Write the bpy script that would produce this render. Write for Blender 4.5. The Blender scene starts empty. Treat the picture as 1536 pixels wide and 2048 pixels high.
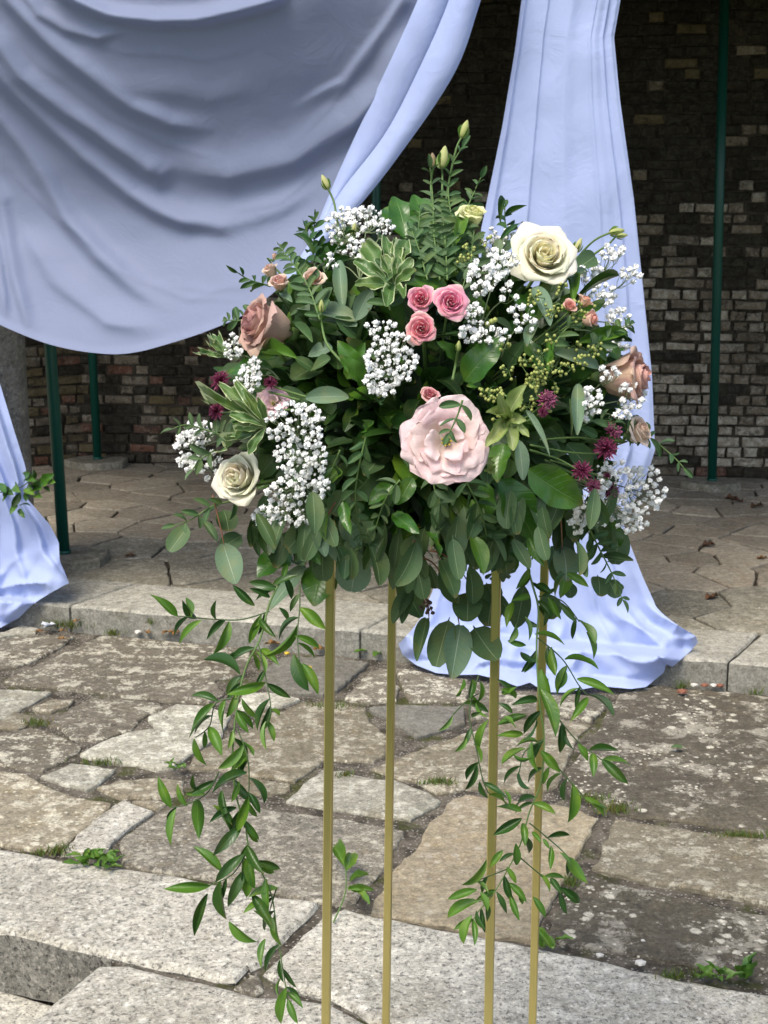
import bpy, math, random
import numpy as np
from mathutils import Vector, Matrix

random.seed(7)
rng = np.random.default_rng(7)
S = bpy.context.scene
COL = S.collection
R_ = math.radians

# ------------------------------------------------------------------ camera, sky, sun, exposure
PITCH, FPX, CAMH = R_(12.0), 2850.0, 1.70
cam_d = bpy.data.cameras.new('camera')
cam = bpy.data.objects.new('camera', cam_d)
COL.objects.link(cam)
cam_d.sensor_fit = 'VERTICAL'
cam_d.sensor_height = 36.0
cam_d.sensor_width = 27.0
cam_d.lens = FPX / 2048 * 36.0
cam_d.clip_start, cam_d.clip_end = 0.05, 2000
cam.location = (0, 0, CAMH)
cam.rotation_euler = (math.pi / 2 - PITCH, 0, 0)
cam_d.dof.use_dof = True
cam_d.dof.focus_distance = 2.15
cam_d.dof.aperture_fstop = 22
S.camera = cam

SUN_EL, SUN_AZ = R_(57), R_(212)          # azimuth measured clockwise from +Y
W = bpy.data.worlds.new('World')
S.world = W
W.use_nodes = True
wn = W.node_tree
sky = wn.nodes.new('ShaderNodeTexSky')
sky.sky_type = 'NISHITA'
sky.sun_disc = False
sky.sun_elevation = SUN_EL
sky.sun_rotation = SUN_AZ
sky.air_density = 1.0
sky.dust_density = 3.0
sky.ozone_density = 1.0
wn.links.new(sky.outputs[0], wn.nodes['Background'].inputs[0])
wn.nodes['Background'].inputs[1].default_value = 0.145
sun_d = bpy.data.lights.new('sun', 'SUN')
sun_d.energy = 1.8
sun_d.angle = R_(28)
sun_d.color = (1.0, 0.93, 0.82)
sun = bpy.data.objects.new('sun', sun_d)
COL.objects.link(sun)
sdir = Vector((math.sin(SUN_AZ) * math.cos(SUN_EL), math.cos(SUN_AZ) * math.cos(SUN_EL), math.sin(SUN_EL)))
sun.rotation_euler = sdir.to_track_quat('Z', 'Y').to_euler()
sun.location = sdir * 30
S.view_settings.view_transform = 'Standard'
S.view_settings.look = 'None'
S.view_settings.gamma = 1
S.view_settings.exposure = 0.84
S.cycles.max_bounces = 6
S.cycles.diffuse_bounces = 4
S.cycles.transparent_max_bounces = 6
S.cycles.caustics_reflective = False
S.cycles.caustics_refractive = False

# ------------------------------------------------------------------ photograph geometry
CAMP = Vector((0, 0, CAMH))
FW = Vector((0, math.cos(PITCH), -math.sin(PITCH)))
UP = Vector((0, math.sin(PITCH), math.cos(PITCH)))
RT = Vector((1, 0, 0))

def ray(px, py):
    return FW + RT * ((px - 768) / FPX) - UP * ((py - 1024) / FPX)
def P(px, py, Z):                      # point at depth Z
    return CAMP + ray(px, py) * Z
def G(px, py, z=0.0):                  # point on a horizontal plane
    r = ray(px, py)
    return CAMP + r * ((z - CAMH) / r.z)
def onY(px, py, Y):                    # point on the vertical plane y = Y
    r = ray(px, py)
    return CAMP + r * (Y / r.y)
def proj(v):
    d = Vector(v) - CAMP
    z = d.dot(FW)
    return 768 + FPX * d.dot(RT) / z, 1024 - FPX * d.dot(UP) / z, z

# ------------------------------------------------------------------ objects and meshes
LOC = {}
def tag(o, label=None, cat=None, group=None, kind=None):
    if label: o['label'] = label
    if cat: o['category'] = cat
    if group: o['group'] = group
    if kind: o['kind'] = kind
    return o
def empty(name, loc=(0, 0, 0), rot=None):
    o = bpy.data.objects.new(name, None)
    o.empty_display_size = 0.05
    COL.objects.link(o)
    o.location = loc
    if rot is not None: o.rotation_euler = rot.to_euler()
    LOC[o] = Vector(loc)
    return o
def mesh(name, verts, faces, mats, uvs=None, smooth=True, mi=None):
    me = bpy.data.meshes.new(name)
    me.from_pydata([tuple(v) for v in verts], [], faces)
    if not isinstance(mats, (list, tuple)): mats = [mats]
    for m in mats: me.materials.append(m)
    if uvs is not None:
        uvl = me.uv_layers.new(name='UVMap')
        li = np.zeros(len(me.loops), dtype=np.int32)
        me.loops.foreach_get('vertex_index', li)
        uvl.data.foreach_set('uv', np.asarray(uvs, dtype=np.float32)[li].ravel())
    if smooth: me.polygons.foreach_set('use_smooth', [True] * len(me.polygons))
    if mi is not None: me.polygons.foreach_set('material_index', mi)
    me.update()
    return me
def obj(name, me, parent=None, M=None):
    """M is given in world space when the parent only has a location"""
    o = bpy.data.objects.new(name, me)
    COL.objects.link(o)
    if parent is not None:
        o.parent = parent
        top = parent
        while top.parent is not None: top = top.parent
        L = LOC.get(top, Vector((0, 0, 0))) if parent.parent is None else Vector((0, 0, 0))
        if M is not None: o.matrix_basis = Matrix.Translation(-L) @ M
    elif M is not None:
        o.matrix_basis = M
    return o
class MB:
    """collects geometry for one mesh"""
    def __init__(s): s.v, s.f, s.uv, s.mi = [], [], [], []
    def add(s, v, f, uv=None, m=0):
        b = len(s.v)
        s.v.extend(v)
        s.f.extend([tuple(i + b for i in q) for q in f])
        s.uv.extend(uv if uv is not None else [(0, 0)] * len(v))
        s.mi.extend([m] * len(f))
    def tube(s, pts, r0, r1=None, n=6, m=0, cap=True):
        r1 = r0 if r1 is None else r1
        pts = [Vector(p) for p in pts]
        v, f, uv = [], [], []
        ref = Vector((0.3, 0.5, 0.8)).normalized()
        for i, p in enumerate(pts):
            t = (pts[min(i + 1, len(pts) - 1)] - pts[max(i - 1, 0)]).normalized()
            a = t.cross(ref)
            if a.length < 0.05: a = t.cross(Vector((1, 0, 0)))
            a.normalize(); b = t.cross(a)
            k = i / max(1, len(pts) - 1)
            r = r0 + (r1 - r0) * k
            for j in range(n):
                q = 2 * math.pi * j / n
                v.append(p + (a * math.cos(q) + b * math.sin(q)) * r); uv.append((j / n, k))
        for i in range(len(pts) - 1):
            for j in range(n):
                f.append((i * n + j, i * n + (j + 1) % n, (i + 1) * n + (j + 1) % n, (i + 1) * n + j))
        if cap:
            f.append(tuple(range(n))[::-1]); f.append(tuple((len(pts) - 1) * n + j for j in range(n)))
        s.add(v, f, uv, m)
    def box(s, c, hx, hy, hz, M=None, m=0):
        v = []
        for z in (-hz, hz):
            for x, y in ((-hx, -hy), (hx, -hy), (hx, hy), (-hx, hy)):
                p = Vector((x, y, z))
                v.append(Vector(c) + (M @ p if M is not None else p))
        s.add(v, [(0, 3, 2, 1), (4, 5, 6, 7), (0, 1, 5, 4), (1, 2, 6, 5), (2, 3, 7, 6), (3, 0, 4, 7)], None, m)
    def build(s, name, mats, smooth=True):
        return mesh(name, s.v, s.f, mats, s.uv, smooth, s.mi)
def spline(pts, n):
    """Catmull-Rom through points (Vectors)"""
    pts = [Vector(p) for p in pts]
    if len(pts) == 2: return [pts[0].lerp(pts[1], i / (n - 1)) for i in range(n)]
    out = []
    m = len(pts) - 1
    for i in range(n):
        u = i / (n - 1) * m
        k = min(int(u), m - 1); t = u - k
        p0, p1, p2, p3 = pts[max(k - 1, 0)], pts[k], pts[k + 1], pts[min(k + 2, m)]
        out.append(0.5 * ((2 * p1) + (p2 - p0) * t + (2 * p0 - 5 * p1 + 4 * p2 - p3) * t * t + (3 * p1 - p0 - 3 * p2 + p3) * t ** 3))
    return out

# ------------------------------------------------------------------ material helpers
class NT:
    def __init__(s, name):
        s.m = bpy.data.materials.new(name); s.m.use_nodes = True
        s.t = s.m.node_tree; s.b = s.t.nodes['Principled BSDF']; s.out = s.t.nodes['Material Output']
    def n(s, typ, **kw):
        x = s.t.nodes.new(typ)
        for k, v in kw.items(): setattr(x, k, v)
        return x
    def put(s, sock, v):
        if isinstance(v, bpy.types.NodeSocket): s.t.links.new(v, sock)
        elif isinstance(v, (tuple, list)) and len(v) == 3 and sock.type == 'RGBA': sock.default_value = (*v, 1)
        else: sock.default_value = v
    def pos(s): return s.n('ShaderNodeNewGeometry').outputs['Position']
    def noise(s, scale, detail=4, rough=0.55, vec=None, dist=0.0, out=0):
        x = s.n('ShaderNodeTexNoise'); x.inputs['Scale'].default_value = scale
        x.inputs['Detail'].default_value = detail; x.inputs['Roughness'].default_value = rough
        x.inputs['Distortion'].default_value = dist
        s.put(x.inputs['Vector'], vec if vec is not None else s.pos())
        return x.outputs[out]
    def voro(s, scale, vec=None, feature='F1', out='Distance', rand=1.0):
        x = s.n('ShaderNodeTexVoronoi', feature=feature); x.inputs['Scale'].default_value = scale
        x.inputs['Randomness'].default_value = rand
        s.put(x.inputs['Vector'], vec if vec is not None else s.pos())
        return x.outputs[out]
    def ramp(s, fac, lo, hi, a=0.0, b=1.0):
        x = s.n('ShaderNodeMapRange'); x.interpolation_type = 'SMOOTHSTEP'
        s.put(x.inputs[0], fac); s.put(x.inputs[1], lo); s.put(x.inputs[2], hi); s.put(x.inputs[3], a); s.put(x.inputs[4], b)
        return x.outputs[0]
    def mix(s, fac, a, b, mode='MIX'):
        x = s.n('ShaderNodeMix', data_type='RGBA', blend_type=mode)
        s.put(x.inputs[0], fac); s.put(x.inputs[6], a); s.put(x.inputs[7], b)
        return x.outputs[2]
    def math(s, op, a, b=0.0, c=0.0):
        x = s.n('ShaderNodeMath', operation=op)
        s.put(x.inputs[0], a); s.put(x.inputs[1], b); s.put(x.inputs[2], c)
        return x.outputs[0]
    def rnd(s):
        a = s.n('ShaderNodeObjectInfo').outputs['Random']
        b = s.n('ShaderNodeNewGeometry').outputs['Random Per Island']
        return s.math('FRACT', s.math('ADD', a, b))
    def uv(s): 
        x = s.n('ShaderNodeSeparateXYZ'); s.t.links.new(s.n('ShaderNodeUVMap').outputs[0], x.inputs[0])
        return x.outputs[0], x.outputs[1]
    def offs(s, amount):
        """position shifted by a random per object amount"""
        x = s.n('ShaderNodeVectorMath', operation='ADD')
        s.put(x.inputs[0], s.pos())
        c = s.n('ShaderNodeCombineXYZ'); r = s.math('MULTIPLY', s.rnd(), amount)
        for i in range(3): s.put(c.inputs[i], r)
        s.put(x.inputs[1], c.outputs[0])
        return x.outputs[0]
    def bump(s, h, strength=0.5, dist=0.01, prev=None):
        x = s.n('ShaderNodeBump'); x.inputs['Strength'].default_value = strength; x.inputs['Distance'].default_value = dist
        s.put(x.inputs['Height'], h)
        if prev is not None: s.t.links.new(prev, x.inputs['Normal'])
        return x.outputs[0]
    def fin(s, col, rough=0.8, normal=None, spec=0.5, metal=0.0, transl=0.0, tcol=None, sheen=0.0):
        s.put(s.b.inputs['Base Color'], col); s.put(s.b.inputs['Roughness'], rough)
        s.b.inputs['Specular IOR Level'].default_value = spec
        s.b.inputs['Metallic'].default_value = metal
        if sheen: s.b.inputs['Sheen Weight'].default_value = sheen
        if normal is not None: s.t.links.new(normal, s.b.inputs['Normal'])
        if transl:
            tr = s.n('ShaderNodeBsdfTranslucent'); s.put(tr.inputs[0], tcol if tcol is not None else col)
            mx = s.n('ShaderNodeMixShader'); mx.inputs[0].default_value = transl
            s.t.links.new(s.b.outputs[0], mx.inputs[1]); s.t.links.new(tr.outputs[0], mx.inputs[2])
            s.t.links.new(mx.outputs[0], s.out.inputs[0])
        return s.m

def stone_mat(name, base, alt, light, dark, lichen=0.5, blotch=3.0, speck=0.0, warm=(0.30, 0.24, 0.16), var=0.35, bstr=0.8):
    k = NT(name)
    p = k.offs(9.0)
    big = k.noise(blotch, 6, 0.65, p)
    mid = k.noise(blotch * 5, 10, 0.78, p, 0.3)
    fine = k.noise(120, 6, 0.8, p)
    grain = k.noise(38, 9, 0.78, p, 0.2)
    c = k.mix(k.ramp(big, 0.38, 0.62), base, alt)
    c = k.mix(k.math('MULTIPLY', k.ramp(k.noise(blotch * 2.3, 7, 0.75, p, 0.4), 0.50, 0.66), 0.6), c, warm)
    c = k.mix(k.math('MULTIPLY', k.ramp(mid, 0.515, 0.565), lichen), c, light)
    c = k.mix(k.math('MULTIPLY', k.ramp(k.noise(blotch * 9, 9, 0.8, p, 0.5), 0.575, 0.63), 0.7), c, dark)
    if speck:
        c = k.mix(k.math('MULTIPLY', k.ramp(k.noise(70, 8, 0.85, p, 0.2), 0.525, 0.575), speck), c, dark)
        c = k.mix(k.math('MULTIPLY', k.ramp(k.noise(60, 8, 0.85, k.offs(3.1)), 0.53, 0.59), speck * 0.8), c, light)
        c = k.mix(k.math('MULTIPLY', k.ramp(k.noise(9, 9, 0.82, k.offs(5.3)), 0.585, 0.63), speck * 0.9), c, dark)
    wob = k.math('MULTIPLY', k.math('SUBTRACT', grain, 0.5), 0.9)
    vr = k.math('ADD', k.voro(19, p), wob)
    disc = k.math('MULTIPLY', k.ramp(vr, 0.27, 0.19), k.ramp(k.noise(3.5, 3, 0.5, p), 0.50, 0.58))
    c = k.mix(k.math('MULTIPLY', disc, 0.75), c, light)
    vr2 = k.math('ADD', k.voro(48, p), wob)
    disc2 = k.math('MULTIPLY', k.ramp(vr2, 0.26, 0.20), k.ramp(k.noise(5, 4, 0.6, p), 0.48, 0.56))
    c = k.mix(k.math('MULTIPLY', disc2, 0.8), c, light)
    v = k.math('ADD', 1 - var / 2, k.math('MULTIPLY', k.rnd(), var))
    v = k.math('MULTIPLY', v, k.ramp(grain, 0.25, 0.75, 0.55, 1.35))
    v = k.math('MULTIPLY', v, k.ramp(fine, 0.25, 0.75, 0.62, 1.30))
    cc = k.n('ShaderNodeCombineColor')
    for i in range(3): k.put(cc.inputs[i], v)
    c = k.mix(1.0, c, cc.outputs[0], 'MULTIPLY')
    h = k.math('ADD', k.math('MULTIPLY', mid, 0.6), k.math('ADD', k.math('MULTIPLY', grain, 0.7), k.math('MULTIPLY', fine, 0.35)))
    n = k.bump(h, bstr, 0.010)
    n = k.bump(k.noise(blotch * 1.5, 3, 0.5, p), 0.5, 0.03, n)
    return k.fin(c, 0.92, n, 0.25)

def leaf_mat(name, a, b, rib, rough=0.45, transl=0.22, edge=None, spec=0.4, ribw=0.10):
    k = NT(name)
    u, v = k.uv()
    c = k.mix(k.rnd(), a, b)
    c = k.mix(k.math('MULTIPLY', k.noise(60, 3, 0.6), 0.5), c, (a[0] * 0.55, a[1] * 0.6, a[2] * 0.6))
    au = k.math('ABSOLUTE', u)
    c = k.mix(k.ramp(k.noise(22, 4, 0.6, k.offs(5.0)), 0.48, 0.68, 0.0, 0.45), c, (min(1, b[0] * 1.5 + .02), b[1] * 1.15, b[2] * 0.9))
    c = k.mix(k.math('MULTIPLY', k.ramp(v, 0.86, 1.0), k.ramp(k.rnd(), 0.6, 0.9, 0.0, 0.6)), c, (0.20, 0.15, 0.05))
    # side veins
    sv = k.math('ABSOLUTE', k.math('SINE', k.math('MULTIPLY', k.math('SUBTRACT', v, k.math('MULTIPLY', au, 0.18)), 30.0)))
    c = k.mix(k.math('MULTIPLY', k.ramp(sv, 0.16, 0.0), 0.22), c, rib)
    c = k.mix(k.ramp(au, ribw, ribw * 0.35, 0.0, 0.85), c, rib)
    if edge is not None:
        e = k.math('ADD', au, k.math('MULTIPLY', k.math('SUBTRACT', k.noise(55, 3, 0.6), 0.5), 0.55))
        c = k.mix(k.ramp(e, 0.78, 0.88), c, edge)
    n = k.bump(k.math('ADD', k.math('MULTIPLY', k.ramp(sv, 0.3, 0.0), -0.5), k.ramp(au, ribw, 0, 0, -1.0)), 0.35, 0.002)
    return k.fin(c, rough, n, spec, transl=transl)

# stone, brick, mortar
M_granite = stone_mat('granite', (0.465, 0.438, 0.354), (0.570, 0.539, 0.444), (0.739, 0.708, 0.602), (0.045, 0.043, 0.04), 0.4, 2.0, 0.8, (0.352, 0.317, 0.238), 0.12)
M_tan = stone_mat('tan_sandstone', (0.276, 0.242, 0.168), (0.231, 0.200, 0.139), (0.638, 0.598, 0.463), (0.082, 0.069, 0.050), 0.6, 2.6, 0.25, (0.231, 0.182, 0.100))
M_brown = stone_mat('brown_flagstone', (0.147, 0.129, 0.095), (0.186, 0.164, 0.123), (0.638, 0.603, 0.474), (0.054, 0.046, 0.033), 0.75, 2.6, 0.25, (0.143, 0.111, 0.066))
M_grey = stone_mat('grey_flagstone', (0.342, 0.327, 0.254), (0.408, 0.388, 0.309), (0.680, 0.660, 0.542), (0.113, 0.104, 0.081), 0.7, 3.2, 0.4, (0.314, 0.276, 0.190))
M_slate = stone_mat('smooth_grey_slab', (0.203, 0.191, 0.156), (0.243, 0.231, 0.188), (0.352, 0.336, 0.282), (0.118, 0.109, 0.086), 0.2, 2.0, 0.0, (0.195, 0.168, 0.118))
M_violet = stone_mat('mixed_grey_flagstone', (0.217, 0.199, 0.156), (0.261, 0.235, 0.177), (0.598, 0.557, 0.443), (0.062, 0.058, 0.052), 0.6, 3.0, 0.65, (0.246, 0.199, 0.124))
M_coping = stone_mat('coping_stone', (0.329, 0.319, 0.263), (0.402, 0.386, 0.319), (0.535, 0.515, 0.432), (0.123, 0.119, 0.098), 0.45, 2.2, 0.2, (0.309, 0.278, 0.206), 0.15)
M_stage = stone_mat('stage_paving', (0.311, 0.272, 0.204), (0.366, 0.321, 0.241), (0.455, 0.405, 0.312), (0.149, 0.124, 0.090), 0.25, 2.4, 0.0, (0.347, 0.262, 0.175), 0.45)
M_stage2 = stone_mat('stage_front_paving', (0.218, 0.203, 0.152), (0.277, 0.257, 0.195), (0.475, 0.450, 0.360), (0.109, 0.099, 0.076), 0.4, 2.4, 0.1, (0.247, 0.203, 0.132), 0.35)
M_stain = stone_mat('stained_shaded_granite', (0.17, 0.165, 0.14), (0.27, 0.26, 0.22), (0.42, 0.40, 0.34), (0.02, 0.02, 0.019), 0.3, 3.5, 0.9, (0.10, 0.095, 0.08), 0.1)  # black stains, over a base also darkened for the shade on side faces
def mortar_mat(name, base, moss, mossamt, grit=(0.55, 0.52, 0.45)):
    k = NT(name)
    c = k.mix(k.ramp(k.noise(14, 6, 0.7), 0.4, 0.62), base, tuple(x * 0.35 for x in base))
    c = k.mix(k.math('MULTIPLY', k.ramp(k.voro(85), 0.32, 0.18), 0.7), c, grit)
    c = k.mix(k.math('MULTIPLY', k.ramp(k.noise(4.5, 5, 0.65), 0.54, 0.64), mossamt), c, moss)
    n = k.bump(k.noise(110, 5, 0.8), 1.0, 0.012)
    n = k.bump(k.voro(60), 0.6, 0.008, n)
    return k.fin(c, 0.97, n, 0.15)
M_mortar = mortar_mat('terrace_joint_mortar', (0.20, 0.175, 0.135), (0.075, 0.085, 0.02), 0.8)
M_mortar2 = mortar_mat('stage_joint_mortar', (0.10, 0.085, 0.065), (0.07, 0.075, 0.03), 0.3, (0.20, 0.17, 0.13))
M_wmortar = mortar_mat('wall_mortar', (0.085, 0.072, 0.053), (0.043, 0.038, 0.025), 0.4, (0.128, 0.111, 0.085))
def brick_mat(name, a, b, pale, dark, palamt):
    k = NT(name)
    p = k.offs(7.0)
    c = k.mix(k.rnd(), a, b)
    c = k.mix(k.math('MULTIPLY', k.ramp(k.noise(30, 8, 0.8, p, 0.4), 0.47, 0.58), palamt), c, pale)
    c = k.mix(k.math('MULTIPLY', k.ramp(k.noise(18, 8, 0.8, p, 0.6), 0.51, 0.60), 0.85), c, dark)
    c = k.mix(k.math('MULTIPLY', k.ramp(k.noise(1.3, 4, 0.6), 0.46, 0.62), 0.5), c, tuple(x * 0.35 for x in a))
    n = k.bump(k.noise(55, 6, 0.75, p), 0.8, 0.012)
    return k.fin(c, 0.95, n, 0.15)
M_bpale = brick_mat('pale_stock_brick', (0.390, 0.336, 0.250), (0.281, 0.238, 0.172), (0.624, 0.577, 0.484), (0.094, 0.086, 0.067), 0.7)
M_bmid = brick_mat('brown_stock_brick', (0.218, 0.175, 0.119), (0.156, 0.130, 0.090), (0.421, 0.383, 0.312), (0.070, 0.059, 0.047), 0.45)
M_bdark = brick_mat('sooty_brick', (0.051, 0.042, 0.029), (0.034, 0.029, 0.022), (0.128, 0.128, 0.093), (0.021, 0.018, 0.014), 0.3)
M_bred = brick_mat('red_brick', (0.16, 0.075, 0.048), (0.12, 0.07, 0.048), (0.33, 0.25, 0.19), (0.05, 0.035, 0.03), 0.4)
M_boch = brick_mat('ochre_brick', (0.145, 0.111, 0.055), (0.111, 0.089, 0.049), (0.221, 0.187, 0.128), (0.051, 0.043, 0.030), 0.4)

# cloth
def cloth_mat(name, col, transl, tcol):
    k = NT(name)
    u = k.noise(900, 2, 0.5)
    c = k.mix(k.math('MULTIPLY', k.noise(2.5, 3, 0.5), 0.25), col, tuple(x * 0.86 for x in col))
    n = k.bump(k.noise(7, 6, 0.65, None, 1.2), 0.30, 0.02)
    n = k.bump(u, 0.06, 0.002, n)
    return k.fin(c, 0.62, n, 0.25, transl=transl, tcol=tcol, sheen=0.15)
M_sheer = cloth_mat('sheer_white_voile', (0.31, 0.36, 0.525), 0.42, (0.26, 0.305, 0.46))
M_cloth = cloth_mat('doubled_white_voile', (0.455, 0.545, 0.84), 0.28, (0.44, 0.53, 0.83))

# metal, posts
k = NT('brushed_brass'); 
M_brass = k.fin(k.mix(k.noise(40, 3, 0.5), (0.60, 0.51, 0.20), (0.52, 0.44, 0.17)), 0.30, k.bump(k.noise(60, 4, 0.6), 0.06, 0.002), 0.5, 0.85)
k = NT('green_painted_iron')
M_green = k.fin(k.mix(k.ramp(k.noise(30, 5, 0.7), 0.6, 0.7, 0, 0.5), (0.003, 0.075, 0.052), (0.008, 0.04, 0.03)), 0.38, k.bump(k.noise(25, 4, 0.6), 0.15, 0.004), 0.5)
M_column = stone_mat('weathered_column', (0.20, 0.185, 0.155), (0.27, 0.25, 0.21), (0.36, 0.34, 0.29), (0.06, 0.055, 0.045), 0.35, 3.0, 0.2)
k = NT('dark_roof_boards')
M_roof = k.fin(k.mix(k.noise(6, 4, 0.6), (0.03, 0.025, 0.02), (0.05, 0.042, 0.034)), 0.9)
k = NT('mown_lawn')
M_lawn = k.fin(k.mix(k.noise(8, 6, 0.7), (0.05, 0.10, 0.02), (0.09, 0.14, 0.035)), 0.95, k.bump(k.noise(90, 4, 0.8), 1.0, 0.03), 0.1)

# foliage
M_ruscus = leaf_mat('glossy_ruscus', (0.055, 0.15, 0.015), (0.13, 0.27, 0.028), (0.16, 0.27, 0.06), 0.33, 0.25, spec=0.5, ribw=0.05)
M_ruscus2 = leaf_mat('dark_ruscus', (0.022, 0.075, 0.014), (0.045, 0.115, 0.018), (0.08, 0.15, 0.04), 0.33, 0.15, spec=0.5, ribw=0.05)
M_euc = leaf_mat('round_eucalyptus', (0.095, 0.165, 0.07), (0.065, 0.125, 0.04), (0.24, 0.31, 0.16), 0.52, 0.2, spec=0.3, ribw=0.05)
M_euc2 = leaf_mat('silver_eucalyptus', (0.17, 0.26, 0.165), (0.13, 0.215, 0.115), (0.32, 0.40, 0.29), 0.58, 0.18, spec=0.3, ribw=0.05)
M_parv = leaf_mat('small_eucalyptus', (0.05, 0.12, 0.042), (0.09, 0.175, 0.058), (0.16, 0.24, 0.11), 0.5, 0.22, spec=0.35, ribw=0.08)
M_salal = leaf_mat('broad_glossy_leaf', (0.035, 0.12, 0.012), (0.075, 0.19, 0.02), (0.10, 0.20, 0.04), 0.28, 0.18, spec=0.55, ribw=0.05)
M_bright = leaf_mat('bright_green_leaf', (0.10, 0.22, 0.025), (0.13, 0.26, 0.04), (0.22, 0.33, 0.09), 0.35, 0.28, spec=0.5, ribw=0.06)
M_pitto = leaf_mat('variegated_leaf', (0.09, 0.185, 0.045), (0.13, 0.23, 0.06), (0.25, 0.34, 0.14), 0.35, 0.25, edge=(0.55, 0.62, 0.34), spec=0.5, ribw=0.07)
M_pale = leaf_mat('pale_mottled_leaf', (0.36, 0.43, 0.16), (0.26, 0.36, 0.10), (0.52, 0.56, 0.30), 0.4, 0.3, edge=(0.20, 0.30, 0.07), spec=0.45, ribw=0.08)
M_fill = leaf_mat('inner_foliage', (0.014, 0.042, 0.008), (0.035, 0.08, 0.016), (0.05, 0.09, 0.025), 0.45, 0.12, spec=0.4)  # darkened green: the mound's inner shade is put into the leaf colour
M_dead = leaf_mat('dry_brown_leaf', (0.20, 0.095, 0.03), (0.28, 0.16, 0.05), (0.20, 0.10, 0.04), 0.6, 0.2)
M_deadd = leaf_mat('dark_dry_leaf', (0.09, 0.045, 0.025), (0.13, 0.07, 0.035), (0.06, 0.04, 0.02), 0.7, 0.1)
def plain(name, c, r=0.6, transl=0.0, spec=0.4):
    k = NT(name)
    return k.fin(k.mix(k.noise(90, 3, 0.6), c, tuple(x * 0.78 for x in c)), r, None, spec, transl=transl)
M_stem = plain('green_stem', (0.11, 0.19, 0.05))
M_rstem = plain('reddish_stem', (0.20, 0.085, 0.045))
M_dstem = plain('dark_vine_stem', (0.055, 0.10, 0.03))
M_white = plain('white_floret', (0.98, 0.98, 0.95), 0.7, 0.08)
M_gstem = plain('wiry_green_stem', (0.15, 0.20, 0.09))
M_seed = plain('yellow_green_seed', (0.34, 0.38, 0.10), 0.5)
M_berry = plain('dark_berry', (0.06, 0.03, 0.02), 0.4)
M_yellow = plain('yellow_stamen', (0.60, 0.42, 0.04))
M_foam = plain('green_foam', (0.02, 0.045, 0.015), 0.9)
M_burg = plain('burgundy_floret', (0.20, 0.022, 0.075), 0.6, 0.15)
M_burg2 = plain('pink_bract', (0.36, 0.10, 0.19), 0.6, 0.2)
M_litter = plain('pale_scrap', (0.70, 0.74, 0.78), 0.6)
M_pebble = plain('pale_pebble', (0.62, 0.59, 0.52), 0.8)
M_chip = plain('red_brick_chip', (0.24, 0.10, 0.06), 0.9)
k = NT('petal')
u, v = k.uv()
oc = k.n('ShaderNodeObjectInfo').outputs['Color']
al = k.n('ShaderNodeObjectInfo').outputs['Alpha']
c = k.mix(k.ramp(v, 0.1, 0.75), k.mix(0.22, oc, (0.70, 0.66, 0.34)), oc)
c = k.mix(k.math('MULTIPLY', k.ramp(v, 0.80, 1.0), k.math('SUBTRACT', 1.0, al)), c, (0.82, 0.72, 0.62))
vc = k.n('ShaderNodeCombineXYZ'); k.put(vc.inputs[0], k.math('MULTIPLY', u, 11.0)); k.put(vc.inputs[1], k.math('MULTIPLY', v, 1.3)); k.put(vc.inputs[2], k.math('MULTIPLY', k.rnd(), 40.0))
vein = k.noise(1.6, 5, 0.7, vc.outputs[0], 0.3)
c = k.mix(k.ramp(vein, 0.45, 0.75, 0.0, 0.32), c, k.mix(1.0, c, (0.80, 0.66, 0.62), 'MULTIPLY'))
c = k.mix(k.math('MULTIPLY', k.ramp(v, 0.90, 1.0), k.ramp(k.noise(2.2, 4, 0.6, vc.outputs[0]), 0.5, 0.65, 0.0, 0.45)), c, (0.50, 0.36, 0.26))
c = k.mix(k.math('MULTIPLY', k.noise(120, 3, 0.6), 0.22), c, k.mix(1.0, c, (0.80, 0.70, 0.66), 'MULTIPLY'))
M_petal = k.fin(c, 0.6, k.bump(vein, 0.35, 0.003, k.bump(k.noise(45, 4, 0.6), 0.25, 0.006)), 0.2, transl=0.34, sheen=0.1)

# ================================================================== THE SETTING
STAGE = 0.10
LOWER = -0.165
# ground sheet to the horizon
me = mesh('lawn', [(-600, -600, -0.34), (600, -600, -0.34), (600, 600, -0.34), (-600, 600, -0.34)], [(0, 1, 2, 3)], M_lawn)
tag(obj('lawn', me), kind='structure')

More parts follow.
